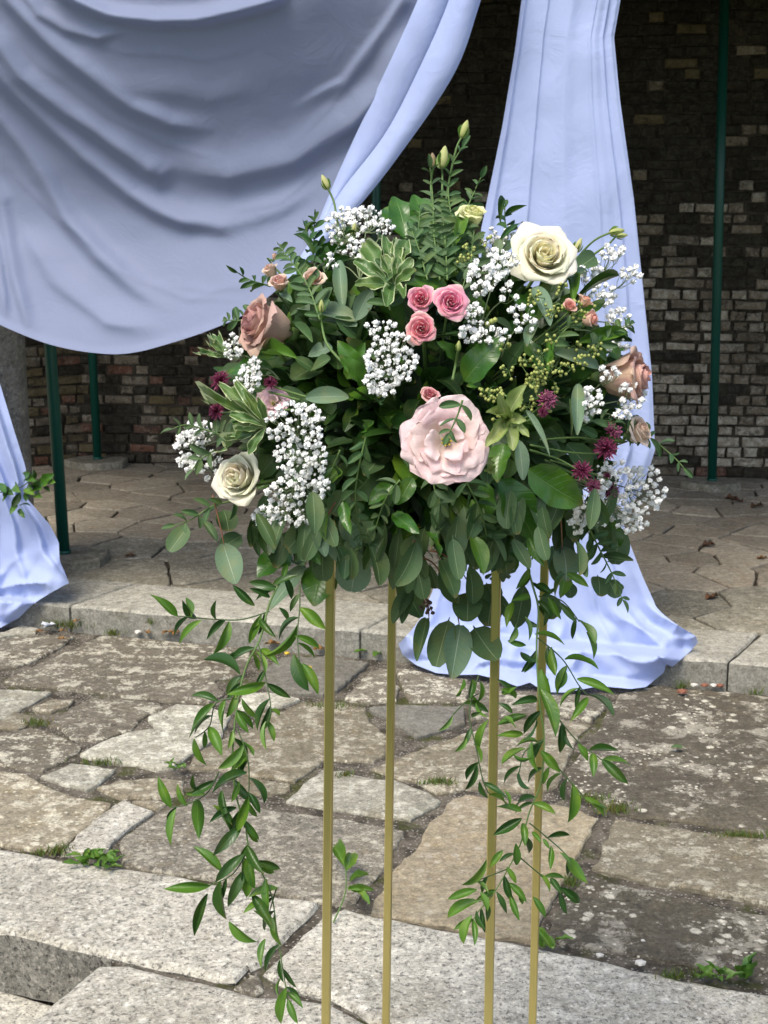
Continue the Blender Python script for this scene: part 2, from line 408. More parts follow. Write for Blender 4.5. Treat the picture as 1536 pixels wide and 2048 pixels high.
def poly_stone(pts, ztop, thick, inset=0.010, jitter=0.004, seg=0.045, drop=0.010, tilt=0.0, seed=0):
    """irregular stone slab with a worn, rounded arris; pts counter-clockwise or not, world xy"""
    r = random.Random(seed)
    pts = [Vector((p[0], p[1])) for p in pts]
    area = sum(pts[i].x * pts[(i + 1) % len(pts)].y - pts[(i + 1) % len(pts)].x * pts[i].y for i in range(len(pts)))
    if area < 0: pts = pts[::-1]
    ring = []
    for i, a in enumerate(pts):
        b = pts[(i + 1) % len(pts)]
        n = max(1, int((b - a).length / seg))
        n = min(n, 26)
        for j in range(n):
            q = a.lerp(b, j / n)
            ring.append(q + Vector((r.uniform(-1, 1), r.uniform(-1, 1))) * jitter)
    n = len(ring)
    nor = []
    for i in range(n):
        t = ring[(i + 1) % n] - ring[i - 1]
        if t.length < 1e-6: t = Vector((1, 0))
        t.normalize()
        nor.append(Vector((-t.y, t.x)))
    cx = sum(p.x for p in ring) / n; cy = sum(p.y for p in ring) / n
    tx, ty = r.uniform(-tilt, tilt), r.uniform(-tilt, tilt)
    z = lambda p: ztop + (p.x - cx) * tx + (p.y - cy) * ty
    v = []
    for p in ring: v.append((p.x, p.y, z(p) - thick))
    for p in ring: v.append((p.x, p.y, z(p) - drop + r.uniform(-.003, .003)))
    for p, m_ in zip(ring, nor):
        q = p + m_ * inset * 0.35; v.append((q.x, q.y, z(p) - drop * 0.3))
    for p, m_ in zip(ring, nor):
        q = p + m_ * inset; v.append((q.x, q.y, z(p)))
    f = []
    for k_ in range(3):
        for i in range(n):
            j = (i + 1) % n
            f.append((k_ * n + i, k_ * n + j, (k_ + 1) * n + j, (k_ + 1) * n + i))
    from mathutils.geometry import tessellate_polygon
    for tri in tessellate_polygon([[Vector((q[0], q[1], 0)) for q in v[3 * n:]]]):
        a_, b_, c_ = (Vector(v[3 * n + i]) for i in tri)
        f.append(tuple(3 * n + i for i in (tri if (b_ - a_).cross(c_ - a_).z > 0 else tri[::-1])))
    return v, f

CR = {'A': (0, 1200), 'B': (0, 1600), 'C': (500, 1200), 'D': (500, 1600), 'E': (1024, 1200), 'F': (1024, 1600)}
def trace(s):
    out = []
    for t in s.split():
        if t[0] in CR:
            x, y = t[1:].split(','); o = CR[t[0]]
            out.append((o[0] + float(x) / 3, o[1] + float(y) / 3))
        else:
            x, y = t.split(','); out.append((float(x), float(y)))
    return out

# ---- terrace: bed of mortar, flagstones, granite nosing blocks
STONES = [
 ('brown', 'A8,490 A200,395 A480,272 A610,208 A840,222 A1070,245 A1500,285 A1475,430 A1290,470 A1350,560 A1250,608 A1050,603 A850,580 A560,548 A330,520 A150,510'),
 ('brown', '-120,1300 A0,228 A120,208 A250,200 A440,215 A380,262 A240,342 A100,392 A0,412 -130,1350'),
 ('grey', '-60,1268 A20,190 A130,148 A235,168 A215,195 A60,207 -70,1285'),
 ('grey', '-140,1390 A0,528 A120,530 A310,547 A230,592 A130,642 A50,692 A0,702 -150,1450'),
 ('tan', 'A195,638 A290,597 A450,592 A400,632 A310,662 A220,657'),
 ('tan', '-100,1460 A0,722 A90,662 A205,692 A170,742 A110,765 A0,757 -100,1462'),
 ('brown', 'A290,737 A420,642 A560,577 A800,592 A960,607 A985,640 A860,690 A780,770 A580,835 A430,820 A370,770'),
 ('grey', 'A470,920 A620,842 A780,784 A925,765 A885,695 A1050,618 A1250,632 A1380,690 A1330,810 A1170,900 A1040,1000 A960,1010 A800,975 A640,963'),
 ('brown', '-160,1480 A0,790 A70,785 A190,752 A330,792 A500,872 A420,930 A260,1020 A130,1000 A0,975 -170,1520'),
 ('grey', 'A245,1055 A430,975 A690,1007 A640,1062 A530,1130 A400,1100'),
 ('tan', 'A580,1117 A720,1067 A950,1057 A1100,1072 A1095,1145 A1000,1172 A860,1178 A720,1176 A640,1147'),
 ('tan', 'A800,1195 A950,1190 A1005,1210 A940,1240 A850,1225'),
 ('tan', '-220,1530 A0,1020 A160,1037 A290,1117 A450,1177 A670,1212 A620,1280 A500,1380 A400,1450 B300,300 B150,285 B0,258 -240,1650'),
 ('granite2', 'A750,1198 A910,1268 A850,1312 A740,1390 B640,290 B560,310 B370,318 B460,210 B560,120 A680,1237'),
 ('violet', 'A945,1272 A1050,1232 A1250,1178 A1500,1185 C40,1232 C170,1258 C330,1268 C440,1283 C620,1313 C780,1343 C930,1368 C895,1430 D825,380 D715,490 D635,595 D560,610 D430,592 D300,585 D170,540 B1400,488 B1100,436 B880,405 B735,378 B725,300 B725,230 B805,170 B935,80'),
 ('tan', 'A1190,905 A1345,822 C20,765 C60,670 C200,662 C300,605 C560,603 C690,643 C720,722 C820,802 C830,900 C740,958 C540,953 C450,948 C370,1010 C260,1080 C120,1058 C0,1038 A1300,1003 A1110,1005'),
 ('grey', 'A1460,560 C0,552 C120,552 C295,590 C200,628 C0,648 A1420,640'),
 ('slate', 'C90,415 C190,345 C450,345 C720,378 C620,460 C520,538 C440,568 C300,558 C110,538 C70,495'),
 ('brown', 'C565,588 C640,505 C725,425 C840,415 C890,520 C880,590 C700,608'),
 ('brown', 'C880,400 C1060,430 C1310,470 C1305,598 C960,598 C925,540 C905,500'),
 ('slate', 'C705,648 C900,632 C1290,640 C1300,738 C1180,768 C1010,818 C900,760 C800,700'),
 ('tan', 'C725,1000 C850,950 C960,908 C1240,802 E0,705 E280,695 E475,742 E400,800 E340,940 E300,1020 E280,1105 E200,1140 C1280,1118 C1150,1155 C1060,1118 C1000,1078 C880,1056'),
 ('brown', 'C1325,480 E0,545 E300,560 E590,582 E560,642 E480,725 E280,675 E0,688 C1320,735'),
 ('brown2', 'E650,562 E880,505 E1000,532 E1300,548 E1536,578 1640,1405 1740,1690 E1536,1400 E1330,1365 E1200,1338 E1000,1315 E850,1298 E640,1272 E560,1215 E450,1165 E330,1085 E325,1010 E500,800 E540,722'),
 ('grey', 'C220,1190 C320,1092 C430,1012 C560,1012 C720,1062 C850,1072 C990,1112 C1150,1195 C1080,1250 C960,1308 C800,1288 C520,1248 C330,1222'),
 ('tan', 'C0,1052 C150,1077 C235,1092 C235,1130 C130,1158 C0,1150 A1420,1135 A1420,1070'),
 ('tan2', 'C1205,1182 C1300,1152 C1420,1172 E0,1192 E180,1212 E350,1232 E515,1302 E448,1440 F378,370 F325,470 F245,590 F185,700 F145,838 D1400,800 D1260,768 D1000,715 D860,697 D715,668 D742,592 D805,540 D872,400 D1005,260 D1055,150 C1142,1272'),
 ('tan', 'F615,112 F900,152 F1110,187 F1310,207 F1536,237 1720,1712 1720,1850 F1536,625 F1280,567 F1130,537 F1000,515 F850,497 F650,447 F492,403 F542,290 F582,190'),
 ('brown2', 'F425,473 F600,493 F850,543 F1100,603 F1290,643 F1536,678 1720,1870 1710,1985 F1536,1005 F1440,1045 F1350,1055 F1200,1005 F940,955 F700,905 F500,885 F330,855 F218,798 F242,720 F302,590'),
]
M_brown2 = stone_mat('dark_lichen_flagstone', (0.089, 0.077, 0.056), (0.110, 0.097, 0.068), (0.759, 0.713, 0.572), (0.043, 0.036, 0.029), 0.30, 2.0, 0.1, (0.143, 0.117, 0.075))
M_tan2 = stone_mat('smooth_tan_flagstone', (0.329, 0.282, 0.188), (0.282, 0.239, 0.162), (0.470, 0.424, 0.323), (0.188, 0.156, 0.105), 0.2, 2.0, 0.0, (0.357, 0.273, 0.153))
SM = {'brown': M_brown, 'tan': M_tan, 'grey': M_grey, 'slate': M_slate, 'violet': M_violet, 'granite2': M_granite, 'brown2': M_brown2, 'tan2': M_tan2}
nose = [(-520, 1700), (0, 1863), (93, 1880), (197, 1912)]
lipL, lipR = G(75, 1206, STAGE), G(1536, 1331, STAGE)
sd = (lipR - lipL); sd.z = 0; sd.normalize()                 # along the step
sn = Vector((sd.y, -sd.x, 0))                                  # towards the camera
bed = [lipL - sd * 3.5, lipL + sd * 7.0]
right_far = bed[1]
edge_l = [G(*p) for p in nose]
k0, k1 = G(197, 1928), G(53, 2048)
kd = (k1 - k0).normalized()
k2 = k0 + kd * 2.2
bedpoly = [bed[0] - sn * 0.1, bed[1] - sn * 0.1, bed[1] + sn * 4.5, Vector((k2.x + 3.5, k2.y + 0.0, 0)), k2 + Vector((0.03, 0, 0)), k0 + Vector((0.04, 0.02, 0))] + [p + Vector((0.0, 0.03, 0)) for p in edge_l[::-1]]
n = len(bedpoly)
me = mesh('terrace', [(p.x, p.y, -0.014) for p in bedpoly] + [(p.x, p.y, -0.34) for p in bedpoly],
          [tuple(range(n))[::-1]] + [(i, (i + 1) % n, n + (i + 1) % n, n + i) for i in range(n)], M_mortar, smooth=False)
terrace = tag(obj('terrace', me), kind='structure')
for i, (mt, s) in enumerate(STONES):
    pts = [G(x, y) for x, y in trace(s)]
    v, f = poly_stone(pts, 0.0 + random.uniform(-.004, .004), 0.06, 0.009, 0.0055, 0.03, 0.007, 0.006, seed=i)
    obj('paving_stone', mesh('paving_stone', v, f, SM[mt], smooth=False), terrace)
# granite blocks along the edge of the terrace
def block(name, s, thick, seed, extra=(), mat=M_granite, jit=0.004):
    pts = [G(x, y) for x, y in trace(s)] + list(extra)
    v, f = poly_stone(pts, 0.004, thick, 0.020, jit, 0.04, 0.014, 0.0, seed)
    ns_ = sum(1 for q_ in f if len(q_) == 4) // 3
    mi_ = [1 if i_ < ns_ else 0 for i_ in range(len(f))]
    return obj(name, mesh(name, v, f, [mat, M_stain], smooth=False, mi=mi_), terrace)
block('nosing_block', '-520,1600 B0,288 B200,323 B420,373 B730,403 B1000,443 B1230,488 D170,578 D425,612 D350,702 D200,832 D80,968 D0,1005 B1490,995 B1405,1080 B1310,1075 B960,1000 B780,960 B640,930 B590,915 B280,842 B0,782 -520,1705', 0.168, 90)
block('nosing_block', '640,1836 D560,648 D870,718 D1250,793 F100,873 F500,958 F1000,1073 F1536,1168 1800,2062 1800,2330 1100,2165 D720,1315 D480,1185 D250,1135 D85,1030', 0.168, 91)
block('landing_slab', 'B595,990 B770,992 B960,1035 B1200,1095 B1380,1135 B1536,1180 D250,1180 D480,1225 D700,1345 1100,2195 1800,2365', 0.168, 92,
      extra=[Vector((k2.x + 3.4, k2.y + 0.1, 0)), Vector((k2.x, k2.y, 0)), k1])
v, f = poly_stone([G(*p) for p in trace('B1400,1105 B1500,1040 D0,1022 D65,1040 D95,1120 D40,1160 B1500,1160')], -0.004, 0.05, 0.01, 0.003, 0.03, 0.008, 0, 93)
obj('paving_stone', mesh('paving_stone', v, f, M_brown, smooth=False), terrace)
# further flagstones outside the photograph
r = random.Random(5)
def row_fill(a0, a1, b0, b1):
    b = b0
    while b < b1:
        db = r.uniform(.35, .55); a = a0 + r.uniform(-.2, 0)
        while a < a1:
            da = r.uniform(.4, .9)
            q = [(a + .02, b + .02), (a + da - .02, b + .02 + r.uniform(-.02, .02)), (a + da - .02, b + db - .02), (a + .02, b + db - .02)]
            pts = [lipL + sd * x + sn * y for x, y in q]
            yield pts
            a += da
        b += db
inbed = lambda p: True
for pts in list(row_fill(-3.4, 6.8, 0.05, 4.2)):
    px = [proj((p.x, p.y, 0)) for p in pts]
    if any(-60 < q[0] < 1640 and q[2] > 0 for q in px) or any(q[2] < 0.3 for q in px): continue
    cen = (pts[0] + pts[2]) / 2
    if px[0][0] < 800 and (min((p - k0).dot(Vector((0.35, 0.94, 0))) for p in pts) < 0.55): continue
    if px[0][0] > 800 and (max((p - lipL).dot(sn) for p in pts) > 2.3): continue
    if max(q[0] for q in px) > -330 and px[0][0] < 0: continue
    if min(q[0] for q in px) < 1780 and px[0][0] > 800: continue
    v, f = poly_stone(pts, r.uniform(-.005, .003), 0.06, 0.012, 0.004, 0.08, 0.01, 0.006, seed=r.randint(0, 9999))
    obj('paving_stone', mesh('paving_stone', v, f, r.choice([M_brown, M_tan, M_grey, M_brown2]), smooth=False), terrace)

# ---- lower path left of the landing
def lower(pts, seed):
    v, f = poly_stone(pts, LOWER, 0.17, 0.015, 0.004, 0.08, 0.012, 0.0, seed)
    return mesh('path_slab', v, f, M_granite, smooth=False)
pp = [edge_l[0] + Vector((-1.5, 0.4, 0)), edge_l[-1] + Vector((.25, .1, 0)), k2 + Vector((.3, 0, 0)), k2 + Vector((-3.5, -.4, 0))]
nn = 4
path = tag(obj('path', mesh('path', [(p.x, p.y, LOWER - .02) for p in pp] + [(p.x, p.y, -.34) for p in pp],
     [(3, 2, 1, 0)] + [(i, (i + 1) % 4, 4 + (i + 1) % 4, 4 + i) for i in range(4)], M_mortar, smooth=False)), kind='structure')
u1 = (edge_l[-1] - edge_l[0]).normalized(); u2 = Vector((u1.y, -u1.x, 0))
o0 = G(0, 1990, LOWER) - u1 * 2.0
for j in range(4):
    for i in range(4):
        a, b = -0.6 + i * 0.95 + 0.3 * (j % 2), -0.03 + j * 0.42
        q = [o0 + u1 * (a + .012) + u2 * b, o0 + u1 * (a + .93) + u2 * b, o0 + u1 * (a + .93) + u2 * (b + .40), o0 + u1 * (a + .012) + u2 * (b + .40)]
        if max((p - k0).cross(kd).z for p in q) > 0.02 and False: continue
        obj('path_slab', lower(q, 200 + j * 4 + i), path)

# ---- stage: coping stones along its front, crazy paving behind
def uv_stage(a, b): return lipL + sd * a - sn * b           # a along the step, b back into the stage
stage_depth = 5.2
q = [uv_stage(-3.5, 0.03), uv_stage(7, 0.03), uv_stage(7, stage_depth), uv_stage(-3.5, stage_depth)]
me = mesh('stage_floor', [(p.x, p.y, STAGE - 0.016) for p in q] + [(p.x, p.y, -.05) for p in q],
          [(3, 2, 1, 0)] + [(i, (i + 1) % 4, 4 + (i + 1) % 4, 4 + i) for i in range(4)], M_mortar2, smooth=False)
stage = tag(obj('stage_floor', me), kind='structure')
def a_of(px, py):
    return (G(px, py, STAGE) - lipL).dot(sd)
cuts = [-3.5, -1.75, a_of(155, 1203), a_of(729, 1254), a_of(1457, 1321), a_of(1457, 1321) + 1.25, 5.6, 7.0]
M_riser = stone_mat('shade_grey_riser', (0.22, 0.215, 0.18), (0.28, 0.27, 0.225), (0.36, 0.35, 0.30), (0.11, 0.105, 0.085), 0.3, 3.0, 0.2, (0.19, 0.18, 0.13), 0.1)  # kerb fronts coloured darker than the tops; their shade is in the colour
sk = 0.10                                                     # the joints run slightly askew
for i in range(len(cuts) - 1):
    a, b = cuts[i] + .005, cuts[i + 1] - .005
    pts = [uv_stage(a, 0), uv_stage(b, 0), uv_stage(b + sk, .40), uv_stage(a + sk, .40)]
    v, f = poly_stone(pts, STAGE + 0.004, 0.16, 0.016, 0.002, 0.06, 0.012, 0.0, 300 + i)
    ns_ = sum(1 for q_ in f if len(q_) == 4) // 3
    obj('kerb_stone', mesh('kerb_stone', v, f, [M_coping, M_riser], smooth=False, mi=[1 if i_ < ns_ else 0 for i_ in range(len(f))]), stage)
# crazy paving cells
r = random.Random(11)
sites = []
A0, A1, B0, B1 = -3.4, 6.9, 0.42, 4.9
tries = 0
while tries < 18000:
    tries += 1
    s = (r.uniform(A0 - .2, A1 + .2), r.uniform(B0 - .25, B1 + .2))
    dmin = (0.33 if s[1] < .95 else 0.205) * r.uniform(0.8, 1.2)
    if all((s[0] - t[0]) ** 2 / 1.5 + (s[1] - t[1]) ** 2 > dmin ** 2 for t in sites): sites.append(s)
def clip(poly, nx, ny, d):
    out = []
    for i in range(len(poly)):
        p, q2 = poly[i], poly[(i + 1) % len(poly)]
        sp, sq = p[0] * nx + p[1] * ny - d, q2[0] * nx + q2[1] * ny - d
        if sp <= 0: out.append(p)
        if (sp < 0) != (sq < 0) and abs(sp - sq) > 1e-9:
            t = sp / (sp - sq); out.append((p[0] + (q2[0] - p[0]) * t, p[1] + (q2[1] - p[1]) * t))
    return out
far = MB(); cells = []
for s in sites:
    poly = [(A0, B0), (A1, B0), (A1, B1), (A0, B1)]
    for t in sites:
        if t is s: continue
        dx, dy = t[0] - s[0], t[1] - s[1]
        if dx * dx + dy * dy > 1.3: continue
        poly = clip(poly, dx, dy, (dx * (t[0] + s[0]) + dy * (t[1] + s[1])) / 2 - 0.007 * math.hypot(dx, dy))
        if len(poly) < 3: break
    if len(poly) < 3: continue
    pts = [uv_stage(*p) for p in poly]
    c = uv_stage(*s); px, py, pz = proj((c.x, c.y, STAGE))
    cells.append((s, pts, px, py))
seen = sorted([c for c in cells if -60 < c[2] < 1600 and 880 < c[3] < 1330], key=lambda c: -c[3])[:290]
sset = set(id(c) for c in seen)
for i, c in enumerate(cells):
    near = c[0][1] < 1.15 + 0.3 * math.sin(c[0][0] * 2.0)
    v, f = poly_stone(c[1], STAGE + r.uniform(-.004, .003), 0.04, 0.007, 0.005, 0.06, 0.006, 0.008, 1000 + i)
    if id(c) in sset:
        obj('paving_stone', mesh('paving_stone', v, f, M_stage2 if near else M_stage, smooth=False), stage)
    else: far.add(v, f, None, 1 if near else 0)
o = obj('outer_paving', far.build('outer_paving', [M_stage, M_stage2], False), stage)
o['kind'] = 'stuff'

# ---- brick walls
wa, wb = G(300, 926, STAGE), G(1400, 953, STAGE)
wd = (wb - wa); wd.z = 0; wd.normalize(); wnrm = Vector((wd.y, -wd.x, 0))
if wnrm.y > 0: wnrm = -wnrm
cxy = G(172, 921, STAGE)
corner = wa + wd * ((cxy - wa).dot(wd))
lw = (G(45, 934, STAGE) - corner); lw.z = 0; ld = lw.normalized()
ln = Vector((-ld.y, ld.x, 0))
if ln.dot(-Vector((corner.x, corner.y, 0))) < 0: ln = -ln
br = random.Random(3)
def brick_mesh(name, hl, mat, seed):
    """worn brick, 46 triangles: front face rounded and uneven; x along the wall, y out of it, z up"""
    q = random.Random(seed); hz, hy = 0.0270, 0.05
    j = lambda a: q.uniform(-a, a)
    v = []
    for (y, s) in ((-hy, 1.0), (0.012, 1.0), (0.020 + j(.003), 0.90)):
        for (x, z) in ((-1, -1), (0, -1.03), (1, -1), (1, 0), (1, 1), (0, 1.0), (-1, 1), (-1, 0)):
            ex = hl - (1 - s) * 0.07; ez = hz - (1 - s) * 0.06
            v.append((x * ex + j(.004), y + (j(.003) if y > 0 else 0), z * ez + j(.0035)))
    f = []
    for k_ in range(2):
        for i in range(8): f.append((k_ * 8 + (i + 1) % 8, k_ * 8 + i, (k_ + 1) * 8 + i, (k_ + 1) * 8 + (i + 1) % 8))
    v.append((j(.02), 0.021 + j(.003), j(.01))); 
    for i in range(8): f.append((16 + (i + 1) % 8, 16 + i, 24))
    return mesh(name, v, f, mat, smooth=False)
BM = {}
for nm, mt in (('pale', M_bpale), ('mid', M_bmid), ('dark', M_bdark), ('red', M_bred), ('ochre', M_boch)):
    for hl in (0.090, 0.043):
        BM[nm, hl] = [brick_mesh('brick', hl, mt, i * 17 + int(hl * 1000)) for i in range(4)]
def hidden(px, py):
    if py < 30: return False
    bot = np.interp(px, [-300, 0, 100, 230, 330, 480, 600, 700, 800, 880, 960, 1000], [600, 640, 680, 700, 680, 630, 530, 430, 290, 160, 0, -100])
    if px < 965 and py < bot - 15: return True
    l = np.interp(py, [0, 460, 1000], [1045, 965, 900]); rr = np.interp(py, [0, 75, 400, 750, 950], [1235, 1225, 1265, 1300, 1285])
    if l + 12 < px < rr - 12: return True
    return ((px - 850) / 400) ** 2 + ((py - 780) / 320) ** 2 < 0.9
def make_wall(name, label, origin, d, nrm, length, start, height, chooser):
    rot = Matrix((d, nrm, Vector((0, 0, 1)))).transposed().to_4x4()
    cor = MB()
    a, b = origin + d * (start - .25) + nrm * 0.006, origin + d * length + nrm * 0.006
    th = -nrm * 0.3
    v = [Vector((p.x, p.y, z)) for p in (a, b, b + th, a + th) for z in (-.05, height)]
    cor.add(v, [(0, 2, 3, 1), (2, 4, 5, 3), (4, 6, 7, 5), (6, 0, 1, 7), (1, 3, 5, 7)])
    root = obj(name, cor.build(name, M_wmortar, False))
    tag(root, label, 'wall')
    rest = MB(); slots = [M_bpale, M_bmid, M_bdark, M_bred, M_boch]; sl = {'pale': 0, 'mid': 1, 'dark': 2, 'red': 3, 'ochre': 4}
    cnt = 0
    for row in range(int((height - STAGE) / 0.063)):
        z = STAGE + 0.032 + row * 0.063
        hl_seq = br.choice([[.090], [.090, .043], [.090, .043], [.043]]) 
        s = start - br.uniform(0, .2); i = 0
        while s < length:
            hl = hl_seq[i % len(hl_seq)]; i += 1
            c = origin + d * (s + hl) ; s += 2 * hl + 0.010
            if s - hl < start or s > length: continue
            p = Vector((c.x, c.y, z + br.uniform(-.004, .004)))
            kind = chooser(p, br)
            px, py, pz = proj(p)
            M = Matrix.Translation(p + nrm * br.uniform(-.012, .007)) @ rot @ Matrix.Rotation(br.uniform(-.035, .035), 4, 'Y') @ Matrix.Diagonal((br.uniform(.93, 1.02), 1, br.uniform(.86, 1.04), 1))
            me = br.choice(BM[kind, hl])
            if pz > 0 and -15 < px < 1550 and -20 < py < 970 and not hidden(px, py) and cnt < 298:
                obj('brick', me, root, M); cnt += 1
            else:
                rest.add([M @ vv.co for vv in me.vertices], [tuple(pp_.vertices) for pp_ in me.polygons], None, sl[kind])
    if rest.v:
        o = obj('outer_brickwork', rest.build('outer_brickwork', slots, False), root); o['kind'] = 'stuff'
    return root, cnt
from mathutils import noise as mnoise
def choose_back(p, q):
    px, py, _ = proj(p)
    n_ = mnoise.noise(Vector((p.x * 1.6, p.z * 1.6, 2.0)))
    t = q.random()
    if p.x < -0.9:
        return 'dark' if t < .45 else 'mid' if t < .80 else 'red' if t < .9 else 'ochre'
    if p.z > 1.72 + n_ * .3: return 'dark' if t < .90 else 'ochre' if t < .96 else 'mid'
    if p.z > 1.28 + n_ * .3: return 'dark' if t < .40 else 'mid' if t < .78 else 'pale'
    return 'pale' if t < .50 + n_ * .5 else 'mid' if t < .86 else 'dark' if t < .97 else 'red'
def choose_left(p, q):
    t = q.random()
    return 'red' if t < .22 else 'mid' if t < .55 else 'ochre' if t < .84 else 'dark' if t < .93 else 'pale'
w1, c1 = make_wall('brick_wall', 'tall weathered back wall of pale and sooty bricks across the rear of the stage', corner, wd, wnrm, 7.2, 0.0, 3.3, choose_back)
w2, c2 = make_wall('brick_wall', 'reddish brick side wall meeting the back wall beside the weathered column', corner, ld, ln, 2.6, 0.0, 3.3, choose_left)
print('bricks', c1, c2, 'cells', len(cells), len(seen))

# ---- green iron posts on stone pads
def post(pxy_top, pxy_bot, rad, label, padr, pad_label=None):
    b = G(*pxy_bot, STAGE + 0.045)
    t = onY(*pxy_top, b.y)
    dirn = (t - b).normalized()
    top = b + dirn * ((3.3 - b.z) / dirn.z)
    root = empty('iron_post', (b.x, b.y, STAGE))
    m = MB(); m.tube([b - Vector((0, 0, .01)), top], rad, rad, 20)
    obj('shaft', m.build('shaft', M_green), root, Matrix())
    m = MB(); m.tube([b - Vector((0, 0, .005)), b + dirn * .012], rad * 1.18, rad * 1.12, 20)
    obj('collar', m.build('collar', M_green), root, Matrix())
    pts = [Vector((b.x + math.cos(a) * padr * (1.15 if k_ % 2 else 1), b.y + math.sin(a) * padr * .9, 0)) for k_, a in enumerate([i * math.pi / 5 for i in range(10)])]
    v, f = poly_stone(pts, STAGE + 0.042, 0.045, 0.012, 0.004, 0.06, 0.008, 0, int(pxy_top[0]))
    obj('stone_pad', mesh('stone_pad', v, f, M_stage2, smooth=False), root, Matrix())
    return tag(root, label, 'post', 'green iron posts holding the roof')
post((101, 702), (128, 1105), 0.0275, 'green iron post nearest the gathered drape, on a dark stone pad', 0.20)
post((185, 712), (195, 917), 0.0265, 'slim green iron post in the back corner between the two brick walls', 0.19)
post((1449, 0), (1424, 960), 0.0265, 'tall green iron post in front of the bare brick wall beside the long drape', 0.16)
post((752, 380), (748, 955), 0.0265, 'green iron post mostly hidden behind the swagged cloth and the flowers', 0.16)

# ---- weathered columns, beam and roof
def column(px, back, rad, label):
    a = a_of(px, np.interp(px, [75, 1536], [1206, 1331]))
    b = uv_stage(a, back)
    root = empty('weathered_column', (b.x, b.y, STAGE))
    m = MB(); n = 24; prof = [(0, 1.0), (.3, 1.0), (1.0, .99), (1.9, .95), (2.85, .91)]
    v, f = [], []
    for z, s in prof:
        for i in range(n): v.append((b.x + math.cos(2 * math.pi * i / n) * rad * s, b.y + math.sin(2 * math.pi * i / n) * rad * s, STAGE + z))
    for j in range(len(prof) - 1):
        for i in range(n): f.append((j * n + i, j * n + (i + 1) % n, (j + 1) * n + (i + 1) % n, (j + 1) * n + i))
    m.add(v, f)
    obj('shaft', m.build('shaft', M_column), root, Matrix())
    m = MB(); m.box((b.x, b.y, STAGE + .03), rad * 1.12, rad * 1.12, .03); obj('plinth', m.build('plinth', M_column, False), root, Matrix())
    m = MB(); m.box((b.x, b.y, 2.995), rad * 1.2, rad * 1.2, .045); obj('capital', m.build('capital', M_column, False), root, Matrix())
    tag(root, label, 'column')
    return b
colL = column(-95, 0.34, 0.125, 'grey weathered column standing behind the gathered white drape')
colR = column(1092, 0.34, 0.115, 'grey weathered column hidden behind the long hanging drape')
bm_ = MB()
mid = (colL + colR) / 2; bd = (colR - colL).normalized(); RB = Matrix((bd, Vector((-bd.y, bd.x, 0)), Vector((0, 0, 1)))).transposed()
bm_.box((mid.x, mid.y, 3.19), 5.0, 0.10, 0.148, RB)
bn = Vector((-bd.y, bd.x, 0))
cen = mid + bn * 2.2
bm_.box((cen.x, cen.y, 3.39), 5.2, 2.55, 0.05, RB)
tag(obj('roof', bm_.build('roof', M_roof, False)), kind='structure')

# ================================================================== DRAPES
tow = -bn                                                      # towards the camera, square to the column line
def tplane(px, py, off):
    r = ray(px, py); o = colL + tow * off - CAMP
    return o.dot(tow) / r.dot(tow)
def thit(px, py):
    """depth at which the ray first meets the stage top, its riser or the terrace"""
    r = ray(px, py)
    t = (STAGE - CAMH) / r.z
    p = CAMP + r * t
    if (p - lipL).dot(sn) < 0.02: return t
    t2 = (lipL + sn * 0.02 - CAMP).dot(sn) / r.dot(sn)
    p = CAMP + r * t2
    if p.z > 0.01: return t2
    return (0.012 - CAMH) / r.z
def seg_field(X, Y, pts):
    """distance (signed, positive on the lower side) and 0..1 position along a polyline"""
    pts = np.array(pts, float)
    best = np.full(X.shape, 1e9); sg = np.zeros(X.shape); tt = np.zeros(X.shape)
    L = np.hypot(*(pts[1:] - pts[:-1]).T); cum = np.concatenate([[0], np.cumsum(L)])
    for i in range(len(pts) - 1):
        d = (pts[i + 1] - pts[i]) / L[i]
        ax, ay = X - pts[i, 0], Y - pts[i, 1]
        t = np.clip(ax * d[0] + ay * d[1], 0, L[i])
        dx, dy = ax - t * d[0], ay - t * d[1]
        dist = np.hypot(dx, dy)
        s = np.sign(d[0] * ay - d[1] * ax)
        m = dist < best
        best = np.where(m, dist, best); sg = np.where(m, s, sg); tt = np.where(m, (cum[i] + t) / cum[-1], tt)
    return best * np.where(sg == 0, 1, sg), tt
def smooth(x, a, b):
    t = np.clip((x - a) / (b - a), 0, 1); return t * t * (3 - 2 * t)
def vnoise(X, Y, s, seed):
    out = np.zeros(X.shape)
    it = np.nditer(X, flags=['multi_index'])
    for x in it:
        i = it.multi_index
        out[i] = mnoise.noise(Vector((float(x) / s, float(Y[i]) / s, seed * 7.3)))
    return out
def grid_mesh(name, pts, nx, ny, mat):
    f = [(j * nx + i, j * nx + i + 1, (j + 1) * nx + i + 1, (j + 1) * nx + i) for j in range(ny - 1) for i in range(nx - 1)]
    return mesh(name, pts, f, mat)

# ---- swag
NX, NY = 210, 190
xs = np.linspace(-260, 1008, NX)
yb = np.interp(xs, [-300, -100, 0, 50, 100, 160, 230, 280, 330, 400, 480, 540, 600, 650, 700, 750, 800, 840, 880, 920, 960, 1008],
                   [520, 600, 650, 672, 690, 703, 710, 704, 690, 668, 636, 592, 540, 490, 436, 372, 300, 238, 168, 90, 0, -130])
yb = np.convolve(np.pad(yb, 4, mode='edge'), np.ones(9) / 9, 'valid')
vv = np.linspace(0, 1, NY)
X = np.tile(xs, (NY, 1)); Y = -235 + (yb + 235)[None, :] * vv[:, None]
TY = np.arange(-300, 1300, 4.0)
TB = np.interp(TY, [-240, -40, 60, 180, 330, 430, 520, 620, 720, 800], [.16, .15, .12, .03, -.11, -.15, -.11, -.02, .06, .08])
kr = np.exp(-(np.arange(-40, 41) / 15.0) ** 2); TB = np.convolve(np.pad(TB, 40, mode='edge'), kr / kr.sum(), 'valid')
